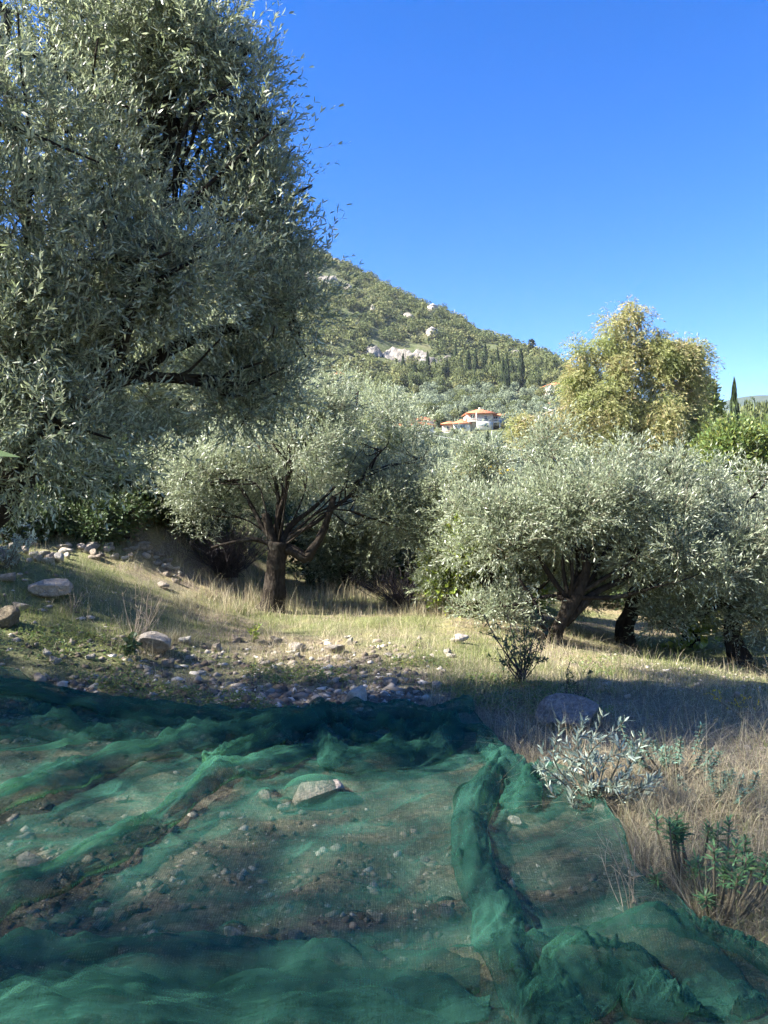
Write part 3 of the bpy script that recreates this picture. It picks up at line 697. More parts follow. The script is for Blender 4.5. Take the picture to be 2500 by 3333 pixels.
for q, px in enumerate(range(1420, 1720, 22)): far_tree('wood' if q % 3 == 0 else 'olive', 'leafy_tree' if q % 3 == 0 else 'olive_tree', 'small green tree just below the garden of the houses' if q % 3 == 0 else 'small olive tree just below the garden of the houses', 'tree', px, 1432 + (q * 7) % 13, 28 + (q * 5) % 12, 36, 'green trees just below the houses' if q % 3 == 0 else 'olive trees just below the houses')
G3 = 'dark broad-leaved trees at the foot of the mountain'
for q in range(46):
    px = 1250 + (q * 61.8) % 560; py = 1285 - rg.uniform(0, 70) + (10 if px < 1600 else -5); h = rg.uniform(48, 78)
    far_tree('wood', 'broadleaf_tree', 'dark green broad-leaved tree in the belt above the terraces', 'tree', px, py, h, h * rg.uniform(.8, 1.1), G3)
for lab, px, py, h, w in [
        ('bright green round tree between the two lower red-roofed houses', 1428, 1400, 62, 62), ('yellow-green bush left of the main house', 1395, 1440, 40, 50), ('green bush right of the main house', 1665, 1372, 42, 40),
        ('rounded green tree beside the house high on the right', 1760, 1300, 45, 55), ('green shrub in front of the small middle house', 1478, 1420, 30, 34), ('green shrub below the main house', 1530, 1445, 34, 40),
        ('dark green tree left of the house high on the right', 1725, 1290, 50, 60)]:
    far_tree('wood', 'leafy_tree', lab, 'tree', px, py, h, w)
for q in range(14):
    px = 2260 + q * 24; far_tree('wood', 'broadleaf_tree', 'dark tree on the skyline at the far right', 'tree', px, 1500, rg.uniform(250, 300) + (40 if px > 2380 else 0), 130, 'dark trees at the far right', d=110 + 4 * (q % 5))
G4 = 'slim cypresses among the hillside wood'
for px, py, h in [(1312, 1245, 70), (1392, 1225, 60), (1455, 1245, 60), (1483, 1230, 85), (1500, 1225, 55), (1472, 1215, 50), (1415, 1230, 45), (1523, 1240, 65), (1600, 1235, 55), (1580, 1210, 70), (1572, 1225, 50), (1620, 1240, 80), (1667, 1250, 60), (1585, 1240, 45), (1350, 1235, 40), (1525, 1200, 45)]:
    far_tree('cyp', 'cypress_tree', 'slim dark cypress spire among the hillside wood', 'tree', px, py, h * 1.35, 17, G4)
for lab, px, py, h, w in [
        ('tallest pale cypress of the cluster above the main house', 1650, 1300, 150, 22), ('second cypress of the cluster, left of the tallest', 1638, 1285, 120, 18), ('cypress right of the cluster above the main house', 1696, 1262, 125, 24),
        ('cypress standing above the dark trees, left of the cluster', 1548, 1255, 120, 20), ('dark slender cypress on the slope below the houses, the left of two', 1588, 1520, 120, 18), ('dark slender cypress on the slope below the houses, the right of two', 1658, 1545, 115, 18)]:
    far_tree('cyp', 'cypress_tree', lab, 'tree', px, py, h, w)
far_tree('cyp', 'cypress_tree', 'dark cypress standing alone right of the eucalyptus', 'tree', 2390, 1470, 400, 46, d=95)

# conifer on the shoulder of the mountain
rb = at(1730, 1155, 200); rg = np.random.RandomState(9)
if rb[1] > RID: rb = np.array([(1730 - 1250) / F * 505, 505, tz((1730 - 1250) / F * 505, 505)])
h = 52 / F * rb[1]
root = thing('pine_tree', 'dark tiered conifer standing alone on the mountain shoulder', 'tree', (rb[0], rb[1], rb[2]))
V_, Fs_ = tube(curve([(0, 0, -1), (0, 0, h * .5), (0, 0, h)], 6), [.35, .3, .25, .2, .15, .1, .05], 6)
link('trunk', MB().add(V_, Fs_).mesh('trunk', M['bark'], True), root)
P_, D_, N_ = [], [], []
for q in range(16):
    zz = h * (.15 + .85 * q / 16); rr_ = (1 - q / 17) * h * .38 + .2
    for a in rg.uniform(0, 6.28, 7):
        for s in np.linspace(.1, 1, 12):
            P_.append((math.cos(a) * rr_ * s + rg.normal() * .12, math.sin(a) * rr_ * s + rg.normal() * .12, zz + .12 * rr_ * s + rg.normal() * .1)); D_.append((math.cos(a), math.sin(a), .2)); N_.append(rg.normal(size=3) * .5 + [0, 0, 1])
P_, D_, N_ = np.array(P_), nrm(np.array(D_)), nrm(np.array(N_)); V_, Fq = leaf_quads(P_, D_, N_, np.full(len(P_), .9), np.full(len(P_), .5))
link('crown', mk_mesh('crown', V_, [Fq], M['cyp'], attrs={'tint': ('FACE', rg.uniform(0, .5, len(P_)))}), root)

# woodland covering the mountain: one mass
BARE = [(1310, 1140, 112, 32), (1215, 1120, 30, 26), (985, 880, 26, 55), (1065, 895, 45, 26), (1130, 925, 22, 14), (1095, 838, 22, 12), (1110, 855, 10, 10), (1215, 1000, 13, 14), (1330, 1020, 24, 10),
        (1405, 1010, 20, 14), (1405, 1085, 20, 18), (1460, 1160, 50, 12), (1680, 1140, 25, 9), (1590, 1120, 30, 8), (1230, 1060, 12, 8), (1180, 940, 18, 8)]
rg = np.random.RandomState(17)
Vs, Fs_, Ts, off = [], [], [], 0
N = 7500
dd = 320 + (RID + 14 - 320) * rg.uniform(size=N) ** .8
uu = rg.uniform(-.42, .36, N)
xx = uu * dd; zz = terrain(xx, dd)
ppx = 1250 + uu * F; ppy = 1666 - (zz - CAMZ) / dd * F
for q in range(N):
    if any(((ppx[q] - bx) / bw) ** 2 + ((ppy[q] - 6 - by) / bh) ** 2 < 1 for bx, by, bw, bh in BARE): continue
    if uu[q] > .26 and dd[q] < 400 and rg.uniform() < .3: continue
    r_ = (1.1 + 3.2 * rg.uniform() ** 2.2) * (1.15 if dd[q] < 400 else .95); n_ = int(40 + 22 * r_)
    c0 = np.array([xx[q], dd[q], zz[q] + r_ * .55])
    bl = [(c0[0] + rg.uniform(-.6, .6) * r_, c0[1] + rg.uniform(-.6, .6) * r_, c0[2] + rg.uniform(-.2, .5) * r_, r_ * .6, r_ * .6, r_ * .5) for _ in range(3)]
    v_, f_, t_ = clump(rg, bl, n_, .85)
    Vs.append(v_); Fs_.append(f_ + off); off += len(v_)
    Ts.append(np.clip(t_ * .45 + rg.uniform(0, .65), 0, 1))
wm = mk_mesh('hillside_woodland', np.concatenate(Vs), [np.concatenate(Fs_)], M['wood_far'], attrs={'tint': ('FACE', np.concatenate(Ts))})
tag(link('hillside_woodland', wm), 'scrub oak and bushes covering the mountain as one mass', None, None, 'stuff')

# bare limestone faces on the mountain
def cliff(label, px, py, wpx, hpx, seed):
    b = at(px, py + hpx / 2, 200); d = b[1]; w = wpx / F * d; h = hpx / F * d
    nx, nz = max(12, int(w / .9)), max(8, int(h / .9))
    s = np.linspace(-.5, .5, nx); t = np.linspace(-.25, 1, nz); S, T = np.meshgrid(s, t)
    edge = 1.1 - .5 * (1 + noise(np.stack([S * w, T * 0], -1), .28, seed, 3)) - 1.2 * (np.abs(S) * 2) ** 3 * .5
    T2 = np.where(T > 0, T * np.clip(edge, .12, 1.1), T)
    Pn = np.stack([S * w + seed * 9, T2 * h], -1)
    dep = -1.6 + T2 * h * .55 + noise(Pn, .2, seed + 1, 5) * 2.2 + (np.abs(S) * 2) ** 4 * 3
    V = np.stack([S * w, dep, T2 * h], -1)
    back = V[-1].copy(); back[:, 1] += 9; back[:, 2] -= 1.5
    V = np.concatenate([V.reshape(-1, 3), back]); nz1 = nz + 1
    i = np.arange(nz1 - 1)[:, None] * nx; j = np.arange(nx - 1)[None]
    Fq = np.stack([i + j, i + j + 1, i + nx + j + 1, i + nx + j], -1).reshape(-1, 4)
    o = link('cliff', mk_mesh('cliff', V, [Fq], M['cliff']), None, (b[0], b[1], b[2]))
    tag(o, label, 'cliff')
cliff('long white limestone face halfway down the mountain', 1310, 1146, 270, 62, 1)
cliff('pale rock face at the left end of the long white one', 1215, 1130, 60, 44, 2)
cliff('tall grey crag near the summit beside the big tree', 985, 885, 50, 90, 3)
cliff('broad pale crag just right of the summit crag', 1065, 900, 85, 42, 4)
cliff('small rock outcrop lower right of the broad summit crag', 1130, 930, 40, 22, 5)
cliff('white outcrop on the skyline nearest the summit', 1095, 842, 42, 20, 6)
cliff('dark grey knob in the wood beneath the summit ridge', 1215, 1003, 22, 24, 7)
cliff('low grey outcrop left of the upper chapel', 1330, 1023, 44, 16, 8)
cliff('low pale ledge right of the long white face', 1460, 1165, 90, 18, 9)
cliff('grey ledge near the conifer on the shoulder', 1680, 1143, 44, 16, 10)

# ------------------------------------------------------------ buildings
def hip(mb, x0, x1, y0, y1, z, h, mi=0):
    w, d = x1 - x0, y1 - y0; r = min(w, d) / 2
    if w >= d: a, b = (x0 + r, (y0 + y1) / 2, z + h), (x1 - r, (y0 + y1) / 2, z + h)
    else: a, b = ((x0 + x1) / 2, y0 + r, z + h), ((x0 + x1) / 2, y1 - r, z + h)
    V = [(x0, y0, z), (x1, y0, z), (x1, y1, z), (x0, y1, z), a, b, (x0, y0, z - .18), (x1, y0, z - .18), (x1, y1, z - .18), (x0, y1, z - .18)]
    if w >= d: q, t = [(0, 1, 5, 4), (2, 3, 4, 5)], [(1, 2, 5), (3, 0, 4)]
    else: q, t = [(1, 2, 5, 4), (3, 0, 4, 5)], [(0, 1, 4), (2, 3, 5)]
    q += [(6, 9, 8, 7), (0, 6, 7, 1), (1, 7, 8, 2), (2, 8, 9, 3), (3, 9, 6, 0)]
    mb.add(V, [q, t], mi)
def house(label, px, py, d, rz, boxes, roofs, wins, extras=(), cat='house', name='house', scale=1):
    b_ = at(px, py, 60)
    root = thing(name, label, cat, b_, rz)
    root.scale = (scale * b_[1] / d,) * 3
    for mat, b in boxes:
        link('wall', MB().box(*b).mesh('wall', M[mat]), root)
    for r_ in roofs:
        mb = MB(); hip(mb, *r_); link('roof', mb.mesh('roof', M['roof']), root)
    for (wx, wz, ww, wh, yf, mat) in wins:
        mb = MB(); fr = .12
        for b in [(wx - ww / 2 - fr, wx + ww / 2 + fr, yf - .06, yf + .05, wz - fr, wz), (wx - ww / 2 - fr, wx + ww / 2 + fr, yf - .06, yf + .05, wz + wh, wz + wh + fr),
                  (wx - ww / 2 - fr, wx - ww / 2, yf - .06, yf + .05, wz, wz + wh), (wx + ww / 2, wx + ww / 2 + fr, yf - .06, yf + .05, wz, wz + wh), (wx - .04, wx + .04, yf - .05, yf + .04, wz, wz + wh)]: mb.box(*b)
        w_ = link('window', mb.mesh('window', M['frame']), root)
        link('pane', MB().box(wx - ww / 2, wx + ww / 2, yf - .03, yf + .04, wz, wz + wh).mesh('pane', M[mat]), w_)
    for nm, mat, bs in extras:
        mb = MB()
        for b in bs: mb.box(*b)
        link(nm, mb.mesh(nm, M[mat]), root)
    return root
def rail(x0, x1, y, z, n=None):
    n = n or max(3, int((x1 - x0) / .35))
    return [(x0, x1, y, y + .08, z + .85, z + .95), (x0, x1, y, y + .08, z + .05, z + .13)] + [(x0 + (x1 - x0) * k / n - .03, x0 + (x1 - x0) * k / n + .03, y + .02, y + .06, z + .13, z + .85) for k in range(n + 1)]
D = 268.0
# main house: local units metres, front at y=0
house('largest house, cream walls and red hipped roof, two storeys with balconies', 1586, 1398, D, R(4),
      [('cream', (-7, 2, 0, 8, -1, 5.6)), ('cream', (2, 6.8, .8, 8, 1.6, 5.0)), ('white', (-4, 1.2, -1.6, 0, -.2, 2.6)), ('pink', (-7, -3.4, -.02, .3, 2.9, 5.5)), ('stone_wall', (-7, 6.8, .5, 7, -6, -1))],
      [(-7.6, 3.4, -1.2, 8.6, 5.7, 1.9), (2.2, 7.6, 0, 8.6, 5.05, .9)],
      [(-.6, 3.6, .7, 1.2, -.05, 'glass'), (3.1, 3.0, 1.3, 1.7, .75, 'glass'), (5.4, 2.6, 2.2, 1.9, .75, 'bluepane'), (-1.6, .8, 3.6, 1.2, -1.65, 'shutter'), (3.0, .6 + 1.2, .9, 1.0, .75, 'glass'), (-5.2, 3.4, 1.2, 1.8, -.05, 'glass')],
      [('balcony', 'white', [(-7, -1.6, -1.5, 0, 2.62, 2.8)] + rail(-7, -1.6, -1.5, 2.8)), ('balcony', 'white', [(2.1, 4.4, -.4, .8, 2.5, 2.68)] + rail(2.1, 4.4, -.4, 2.68)),
       ('pillar', 'white', [(-4.2, -3.9, -1.4, -1.1, 2.8, 5.6), (1.7, 2.0, -.3, 0, -4, 2.6), (4.3, 4.6, -.3, 0, -4, 2.5)]), ('chimney', 'cream', [(-2.2, -1.5, 4, 4.7, 6.8, 8.2)])])
house('small house with red hipped roof next to and below the largest', 1490, 1406, D - 8, R(-3),
      [('white', (-1.5, 4.2, 0, 6, 0, 2.9)), ('cream', (-5.2, -1.5, 1.6, 6, 0, 2.8)), ('stone_wall', (-4.2, 4.0, 1.8, 5.6, -3, 0))], [(-5.8, 0, .5, 6.6, 2.95, 1.2), (-2.2, 4.8, -.6, 6.6, 3.0, 1.7)],
      [(1.6, 1.1, 1.5, 1.3, -.05, 'shutter'), (-3.2, .9, 1.0, 1.2, 1.55, 'glass'), (-.6, 1.5, .4, .5, -.05, 'glass')],
      [('pillar', 'white', [(-5, -4.7, .2, .5, -3, 0), (3.6, 3.9, 0, .3, -3, 0), (-.5, -.2, 0, .3, -3, 0)]), ('floor_slab', 'frame', [(-5.2, 4.2, -.1, 1.8, -.25, -.02)]), ('chimney', 'cream', [(2.6, 3.1, 2, 2.5, 4, 5.6)])])
house('white house with a long balcony, partly hidden by the middle tree', 1365, 1412, D - 30, R(-2),
      [('white', (-7, 4.6, 0, 8, -2.2, 2.6)), ('white', (-1, 4.4, 3, 8, 2.6, 4.6))], [(-7.6, 5.2, -1.2, 8.6, 2.65, 1.8), (-3, 5.0, 2.6, 8.7, 4.7, 1.3)],
      [(2.6, .2, 1.6, 1.9, -.05, 'shutter'), (-2, .2, 1.3, 1.9, -.05, 'glass')], [('balcony', 'white', [(-7, 4.6, -1.2, 0, -.2, -.02)] + rail(-7, 4.6, -1.2, -.02))])
house('pale two-storey house high on the right beside the eucalyptus', 1812, 1300, 300, R(10),
      [('cream', (-3.4, 5, 0, 7, -2, 5.4)), ('white', (-3.4, -2.9, -1.5, 0, 0, 5.2))], [(-4.2, 5.8, -1.6, 7.6, 5.5, 1.7)],
      [(1.2, 3.2, 2.0, 1.7, -.05, 'frame'), (1.2, .4, 2.0, 1.7, -.05, 'glass')], [('balcony', 'white', [(-2.9, 5, -1.5, 0, 2.4, 2.6)] + rail(-2.9, 5, -1.5, 2.6))])
house('low red-roofed house just below the high right one', 1790, 1338, 285, R(6), [('white', (-3.5, 4, 0, 5, -2, 2.2))], [(-4.1, 4.6, -.6, 5.6, 2.25, 1.3)], [(-1.5, .2, 1.1, 1.3, -.05, 'glass'), (1.5, .2, 1.1, 1.3, -.05, 'glass')])
house('white gabled house peeping out behind the middle tree', 1098, 1240, 330, R(-10), [('white', (-3.2, 3.2, 0, 6, -2, 2.6))], [(-3.7, 3.7, -.5, 6.5, 2.65, 2.0)], [(0, .5, 1.2, 1.3, -.05, 'glass')])
house('pale house glimpsed between the limbs of the eucalyptus', 2025, 1335, 240, R(0), [('white', (-4, 4, 0, 6, -3, 3.4))], [(-4.6, 4.6, -.6, 6.6, 3.45, 1.5)], [(0, .6, 1.4, 1.5, -.05, 'shutter')])
house('tiny red-roofed house at the far right edge', 2455, 1425, 200, R(5), [('cream', (-3, 3.5, 0, 5, -4, 2))], [(-3.6, 4.1, -.6, 5.6, 2.05, 1.2)], [(0, .3, 1, 1.1, -.05, 'glass')])
def chapel(label, px, py, s):
    b = at(px, py + 18, 200); root = thing('chapel', label, 'chapel', b, R(-6)); root.scale = (s,) * 3
    mb = MB(); th = np.linspace(0, 2 * math.pi, 17)[:-1]
    V, Fs = tube([(0, 0, -1), (0, 0, 1.5), (0, 0, 3.4)], [1.9, 1.9, 1.9], 16); mb.add(V, Fs); link('apse', mb.mesh('apse', M['stone_wall']), root)
    V, Fs = tube([(0, 0, 3.4), (0, 0, 3.9), (0, 0, 4.3)], [2.1, 1.2, .1], 16); link('dome', MB().add(V, Fs).mesh('dome', M['stone_wall']), root)
    mb = MB(); V = [(-2.6, 1, -1), (2.6, 1, -1), (2.6, 1, 3.6), (0, 1, 5.0), (-2.6, 1, 3.6)]; V += [(x, 7, z) for x, y, z in V]
    mb.add(V, [[(0, 1, 2, 3, 4)], [(9, 8, 7, 6, 5)], [(0, 5, 6, 1), (1, 6, 7, 2), (2, 7, 8, 3), (3, 8, 9, 4), (4, 9, 5, 0)]]); link('wall', mb.mesh('wall', M['stone_wall']), root)
    link('window', MB().box(-.3, .3, -2.0, -1.7, 1.2, 2.4).mesh('window', M['glass']), root)
chapel('upper stone chapel with a round apse near the ridge', 1408, 1000, 1.15)
chapel('lower stone chapel with a round apse above the white rock face', 1405, 1080, 1.15)
for lab, px, py, h in [('thin pale mast beside the upper chapel', 1437, 1022, 28), ('thin pale mast on the ridge right of the upper chapel', 1480, 1035, 28)]:
    b = at(px, py, 200); hh = h / F * b[1]
    V, Fs = tube([(0, 0, -.5), (0, 0, hh / 2), (0, 0, hh)], [.14, .12, .08], 6); V2, F2 = tube([(-.5, 0, hh * .93), (0, 0, hh * .94), (.5, 0, hh * .93)], [.06] * 3, 5)
    tag(link('mast', MB().add(V, Fs).add(V2, F2).mesh('mast', M['metal']), None, tuple(b)), lab, 'mast')
def wire(label, p0, p1, sag, r=.03):
    t = np.linspace(0, 1, 24)[:, None]; P = p0 + (p1 - p0) * t; P[:, 2] -= (sag * 4 * t * (1 - t))[:, 0]
    V, Fs = tube(P - p0, [r] * 24, 5); tag(link('cable', MB().add(V, Fs).mesh('cable', M['cable']), None, tuple(p0)), label, 'cable')
wire('pale overhead cable sloping across the slope below the houses', ray(1340, 1400, 70), ray(1830, 1482, 50), .15, .006)
wire('thin overhead cable at the right below the bright green tree', ray(2200, 1518, 32), ray(2520, 1535, 31), .05, .006)
wire('short overhead cable near the low red-roofed house', ray(1770, 1325, 150), ray(1830, 1345, 145), .1, .05)

#@@NEAR
# ------------------------------------------------------------ rocks and stones
def rock_mesh(seed, sub=3, flat=1.0, mat='rock', cuts=15):
    import bmesh
    q = np.random.RandomState(seed)
    bm = bmesh.new(); bmesh.ops.create_icosphere(bm, subdivisions=sub, radius=1.0)
    V = np.array([v.co[:] for v in bm.verts]); Fq = np.array([[v.index for v in f.verts] for f in bm.faces]); bm.free()
    for k in range(cuts):
        n = nrm(q.normal(size=3)); h_ = q.uniform(.42, .85)
        V = V - np.maximum(0, V @ n - h_)[:, None] * n
    V = V * (1 + .13 * noise(V, 1.5, seed, 5))[:, None] * [1, q.uniform(.65, .95), flat * q.uniform(.5, .75)]
    V /= np.abs(V[:, 0]).max() * 1
    return mk_mesh('stone', V, [Fq], M[mat], smooth=False)
RM = [rock_mesh(300 + k, 3) for k in range(8)]
NETROCKS = []
def stone(px, py, wpx, k=0, name='rock', label=None, cat='rock', group=None, mat=None, tall=1.0, me=None, sink=.25, rzv=None):
    b = at(px, py); w = wpx / F * b[1] / 2; tall *= 1.35
    o = link(name, me or RM[k % 8], None, (b[0], b[1] + w * .3, b[2] + w * .55 * tall * (1 - sink * 1.6)), rzv if rzv is not None else (k * 1.7) % 6.28, (w, w, w * tall))
    if 'net' in label and w > .03 and 'beyond' not in label: NETROCKS.append((b[0], b[1] + w * .3, w, float(o.location.z), w * tall * .6))
    return tag(o, label, cat, group)
M['rock_mossy'] = rock_mat('mossy_rock', (.05, .05, .04), (.10, .10, .07), (.18, .17, .14), 1.5)
mossy = rock_mesh(354, 4, 1.0, 'rock_mossy', 8); slab = rock_mesh(356, 5, .75, 'rock', 9)
big = rock_mesh(350, 5, 1.1); bigd = rock_mesh(353, 5, 1.15, 'rock_dark', 5)
for args in [
    (1160, 2308, 118, 1, 'warm tan boulder on the gravel just beyond the net', .95), (1020, 2625, 190, 2, 'largest boulder showing through the green net', .55),
    (866, 2625, 72, 3, 'grey stone left of the largest boulder under the net', .9), (927, 2650, 55, 4, 'rounded stone in front of the largest boulder under the net', 1.0),
    (83, 2830, 115, 5, 'pale grey rock under the net at the far left', .6), (753, 3085, 85, 6, 'pointed pale rock under the net near the bottom', 1.0),
    (964, 3075, 60, 7, 'narrow white rock under the net right of the pointed one', 1.1), (576, 2860, 50, 0, 'bluish grey stone under the net, left of centre', .9),
    (520, 2910, 48, 1, 'flat white stone below the bluish one under the net', .7), (324, 2995, 62, 2, 'upright pale stone under the left half of the net', 1.1),
    (667, 3075, 52, 3, 'brownish stone left of the pointed pale rock', .9), (445, 3115, 55, 4, 'low striped stone under the net at lower left', .6),
    (1453, 2995, 75, 5, 'pale stone under the net left of the long fold', 1.0), (1540, 3100, 60, 6, 'tan stone half under the long fold', 1.2),
    (1762, 3120, 62, 7, 'flat stone under the net above the bunched pile', .7), (1875, 3045, 48, 0, 'greyish stone under the net right of the long fold', 1.1),
    (1958, 2665, 66, 1, 'pale boulder at the net edge below the silvery sapling', 1.1), (166, 1950, 150, 2, 'big weathered limestone boulder on the left slope', .7),
    (60, 1985, 70, 6, 'low limestone slab beside the weathered boulder', .5), (497, 2130, 150, 3, 'long slanted boulder at the start of the sunlit strip', .75), (603, 2098, 50, 4, 'pale stone right of the slanted boulder', .8),
    (527, 1915, 52, 5, 'grey stone at the foot of the rubble bank', .7), (897, 2095, 50, 6, 'rounded stone in the sun beneath the dark trunk', .7),
    (968, 2118, 66, 7, 'low stone left of the reddish one in the sun', .6), (1090, 2125, 75, 0, 'reddish brown stone in the sunlit strip', .55), (1140, 2100, 34, 1, 'small upright stone behind the reddish one', 1.2),
    (1500, 2095, 62, 2, 'grey stone in the grass left of the grove', .9), (203, 2260, 62, 3, 'white stone just behind the net at the left', .8), (365, 2305, 45, 4, 'white stone touching the net edge at the left', .8),
    (1032, 2335, 66, 5, 'white and pink stone touching the net below the tan boulder', .8), (10, 2040, 100, 0, 'dark mossy rock at the left edge', .8), (25, 1900, 60, 4, 'pale rock above the mossy one at the left edge', .9)]:
    px, py, w_, k, lab, tall = args
    me = big if w_ > 180 else None
    if 'dark mossy' in lab: me = mossy
    if 'long slanted' in lab or 'big weathered' in lab: me = slab
    stone(px, py, w_, k, 'rock', lab, 'rock', None, None, tall, me, sink=.08)
stone(1853, 2370, 215, 3, 'rock', 'large purplish grey boulder behind the silvery sapling', 'rock', None, None, .5, bigd, rzv=.2, sink=.05)

def in_net(x, y):
    return (x < np.interp(y, NR_Y, NR_X)) & (y < np.interp(x, NF_X, NF_Y))
NR_Y = [0, 2.3, 2.53, 2.60, 2.66, 2.865, 3.03, 3.31, 3.68, 3.97, 4.23, 4.40, 4.48, 4.60, 4.69, 5.17, 5.6, 5.9, 7]
NR_X = [1.75, 1.60, 1.30, 1.15, 1.07, 1.09, 1.04, 1.037, 1.11, 1.125, 1.10, .98, .80, .77, .764, .717, .69, .64, .6]
NF_X = [-5, -3.3, -2.6, -1.89, -1.3, -.71, -.35, 0, .3, .66, 2]
NF_Y = [7.2, 6.55, 6.1, 5.85, 5.72, 5.58, 5.62, 5.78, 5.66, 5.74, 5.8]
rg = np.random.RandomState(23)
cntn = cntg = 0
while cntn < 115 or cntg < 85:
    if cntn < 115:
        px, py = rg.uniform(-20, 1950), rg.uniform(2480, 3290); p = at(px, py)
        if in_net(p[0], p[1]):
            stone(px, py, (18 + 42 * rg.uniform() ** 2) * (1 + (py - 2480) / 1600), rg.randint(8), 'stone', 'small loose stone lying under the green net', 'stone', 'small stones under the net', tall=rg.uniform(.6, 1.1)); cntn += 1
    if cntg < 85:
        px, py = rg.uniform(-10, 1480), rg.uniform(2075, 2350) ; p = at(px, py)
        if not in_net(p[0], p[1] - .05):
            stone(px, py, (14 + 34 * rg.uniform() ** 2) * (1 + (py - 2075) / 600), rg.randint(8), 'stone', 'small pale stone on the gravelly ground beyond the net', 'stone', 'small stones beyond the net', tall=rg.uniform(.6, 1.1)); cntg += 1
for q in range(16):
    px, py = rg.uniform(1900, 2450), rg.uniform(2230, 2440)
    stone(px, py, rg.uniform(14, 34), rg.randint(8), 'stone', 'small pale stone in the dry grass at the right', 'stone', 'small stones in the right-hand grass')
for q in range(34):
    px = rg.uniform(430, 590); py = 1770 + (px - 430) * .75 + rg.uniform(-25, 25)
    stone(px, py, rg.uniform(14, 40), rg.randint(8), 'stone', 'stone in the rubble tumbling down the left bank', 'stone', 'stones of the rubble bank', tall=rg.uniform(.6, 1.1))
for q in range(34):
    px = rg.uniform(-10, 440); py = 1810 - px * .02 + rg.uniform(-28, 30)
    stone(px, py, rg.uniform(24, 62), rg.randint(8), 'stone', 'weathered stone of the old terrace bank at the left', 'stone', 'stones of the terrace bank', tall=rg.uniform(.7, 1.1))
# gravel
def gravel(n, sampler, smin, smax, name, label, seed):
    q = np.random.RandomState(seed); xy = sampler(q, n); n = len(xy)
    base = np.array([(1, 0, 0), (0, 1, 0), (-1, 0, 0), (0, -1, 0), (0, 0, 1), (0, 0, -1), (.6, .6, .5), (-.6, -.6, .5)])
    F8 = np.array([(0, 6, 4), (6, 1, 4), (1, 2, 4), (2, 7, 4), (7, 3, 4), (3, 0, 4), (0, 1, 6), (2, 3, 7), (0, 3, 5), (3, 2, 5), (2, 1, 5), (1, 0, 5)])
    s = smin + (smax - smin) * q.uniform(size=n) ** 6
    V = base[None] * (1 + q.normal(size=(n, 8, 3)) * .30) * s[:, None, None] * np.stack([q.uniform(.7, 1.3, n), q.uniform(.7, 1.3, n), q.uniform(.4, .8, n)], -1)[:, None]
    a = q.uniform(0, 6.28, n); c, s_ = np.cos(a), np.sin(a)
    V = np.stack([V[..., 0] * c[:, None] - V[..., 1] * s_[:, None], V[..., 0] * s_[:, None] + V[..., 1] * c[:, None], V[..., 2]], -1)
    V += np.stack([xy[:, 0], xy[:, 1], terrain(xy[:, 0], xy[:, 1]) - s * .05], -1)[:, None]
    Fq = (F8[None] + np.arange(n)[:, None, None] * 8).reshape(-1, 3)
    tag(link(name, mk_mesh(name, V.reshape(-1, 3), [Fq], M['gravel'])), label, None, None, 'stuff')
m, nt = newmat('gravel_stone'); g = nd(nt, 'ShaderNodeNewGeometry')
c = ramp(nt, g.outputs['Random Per Island'], [(0, (.09, .07, .055)), (.5, (.19, .155, .12)), (.78, (.36, .31, .25)), (1, (.62, .57, .50))])
finish(nt, mixc(nt, .5, c, ramp(nt, ntex(nt, 40, 4), [(.3, (.5, .5, .5)), (.7, (1, 1, 1))]), 'MULTIPLY'), .9, .15); M['gravel'] = m
def samp_px(x0, x1, y0, y1, f=None):
    def s(q, n):
        px = q.uniform(x0, x1, n); py = q.uniform(y0, y1, n)
        d = CAMZ * F / (py - 1666); x = (px - 1250) / F * d
        for _ in range(4): d = (CAMZ - terrain(x, d)) * F / (py - 1666); x = (px - 1250) / F * d
        xy = np.stack([x, d], -1); k = np.ones(n, bool) if f is None else f(xy, px, py, q)
        return xy[k]
    return s
gravel(13000, samp_px(-100, 1500, 2060, 2420, lambda xy, px, py, q: q.uniform(size=len(px)) < np.clip((py - 2060) / 110., 0, 1) * np.clip(.35 + px / 1500, .3, 1) * np.clip((1480 - px + (py - 2200) * .2) / 160., 0, 1)), .008, .06, 'gravel', 'loose stones and gravel beyond the net', 3)
gravel(8000, samp_px(-200, 2100, 2380, 3400, lambda xy, px, py, q: noise(xy, 1.2, 77) + q.uniform(-.4, .4, len(px)) > -.1), .005, .035, 'gravel_under_net', 'gravel and crumbs of soil under the net', 4)
gravel(2500, samp_px(1950, 2600, 2090, 2250), .006, .03, 'soil_clods', 'clods of tilled brown soil under the right-hand trees', 5)

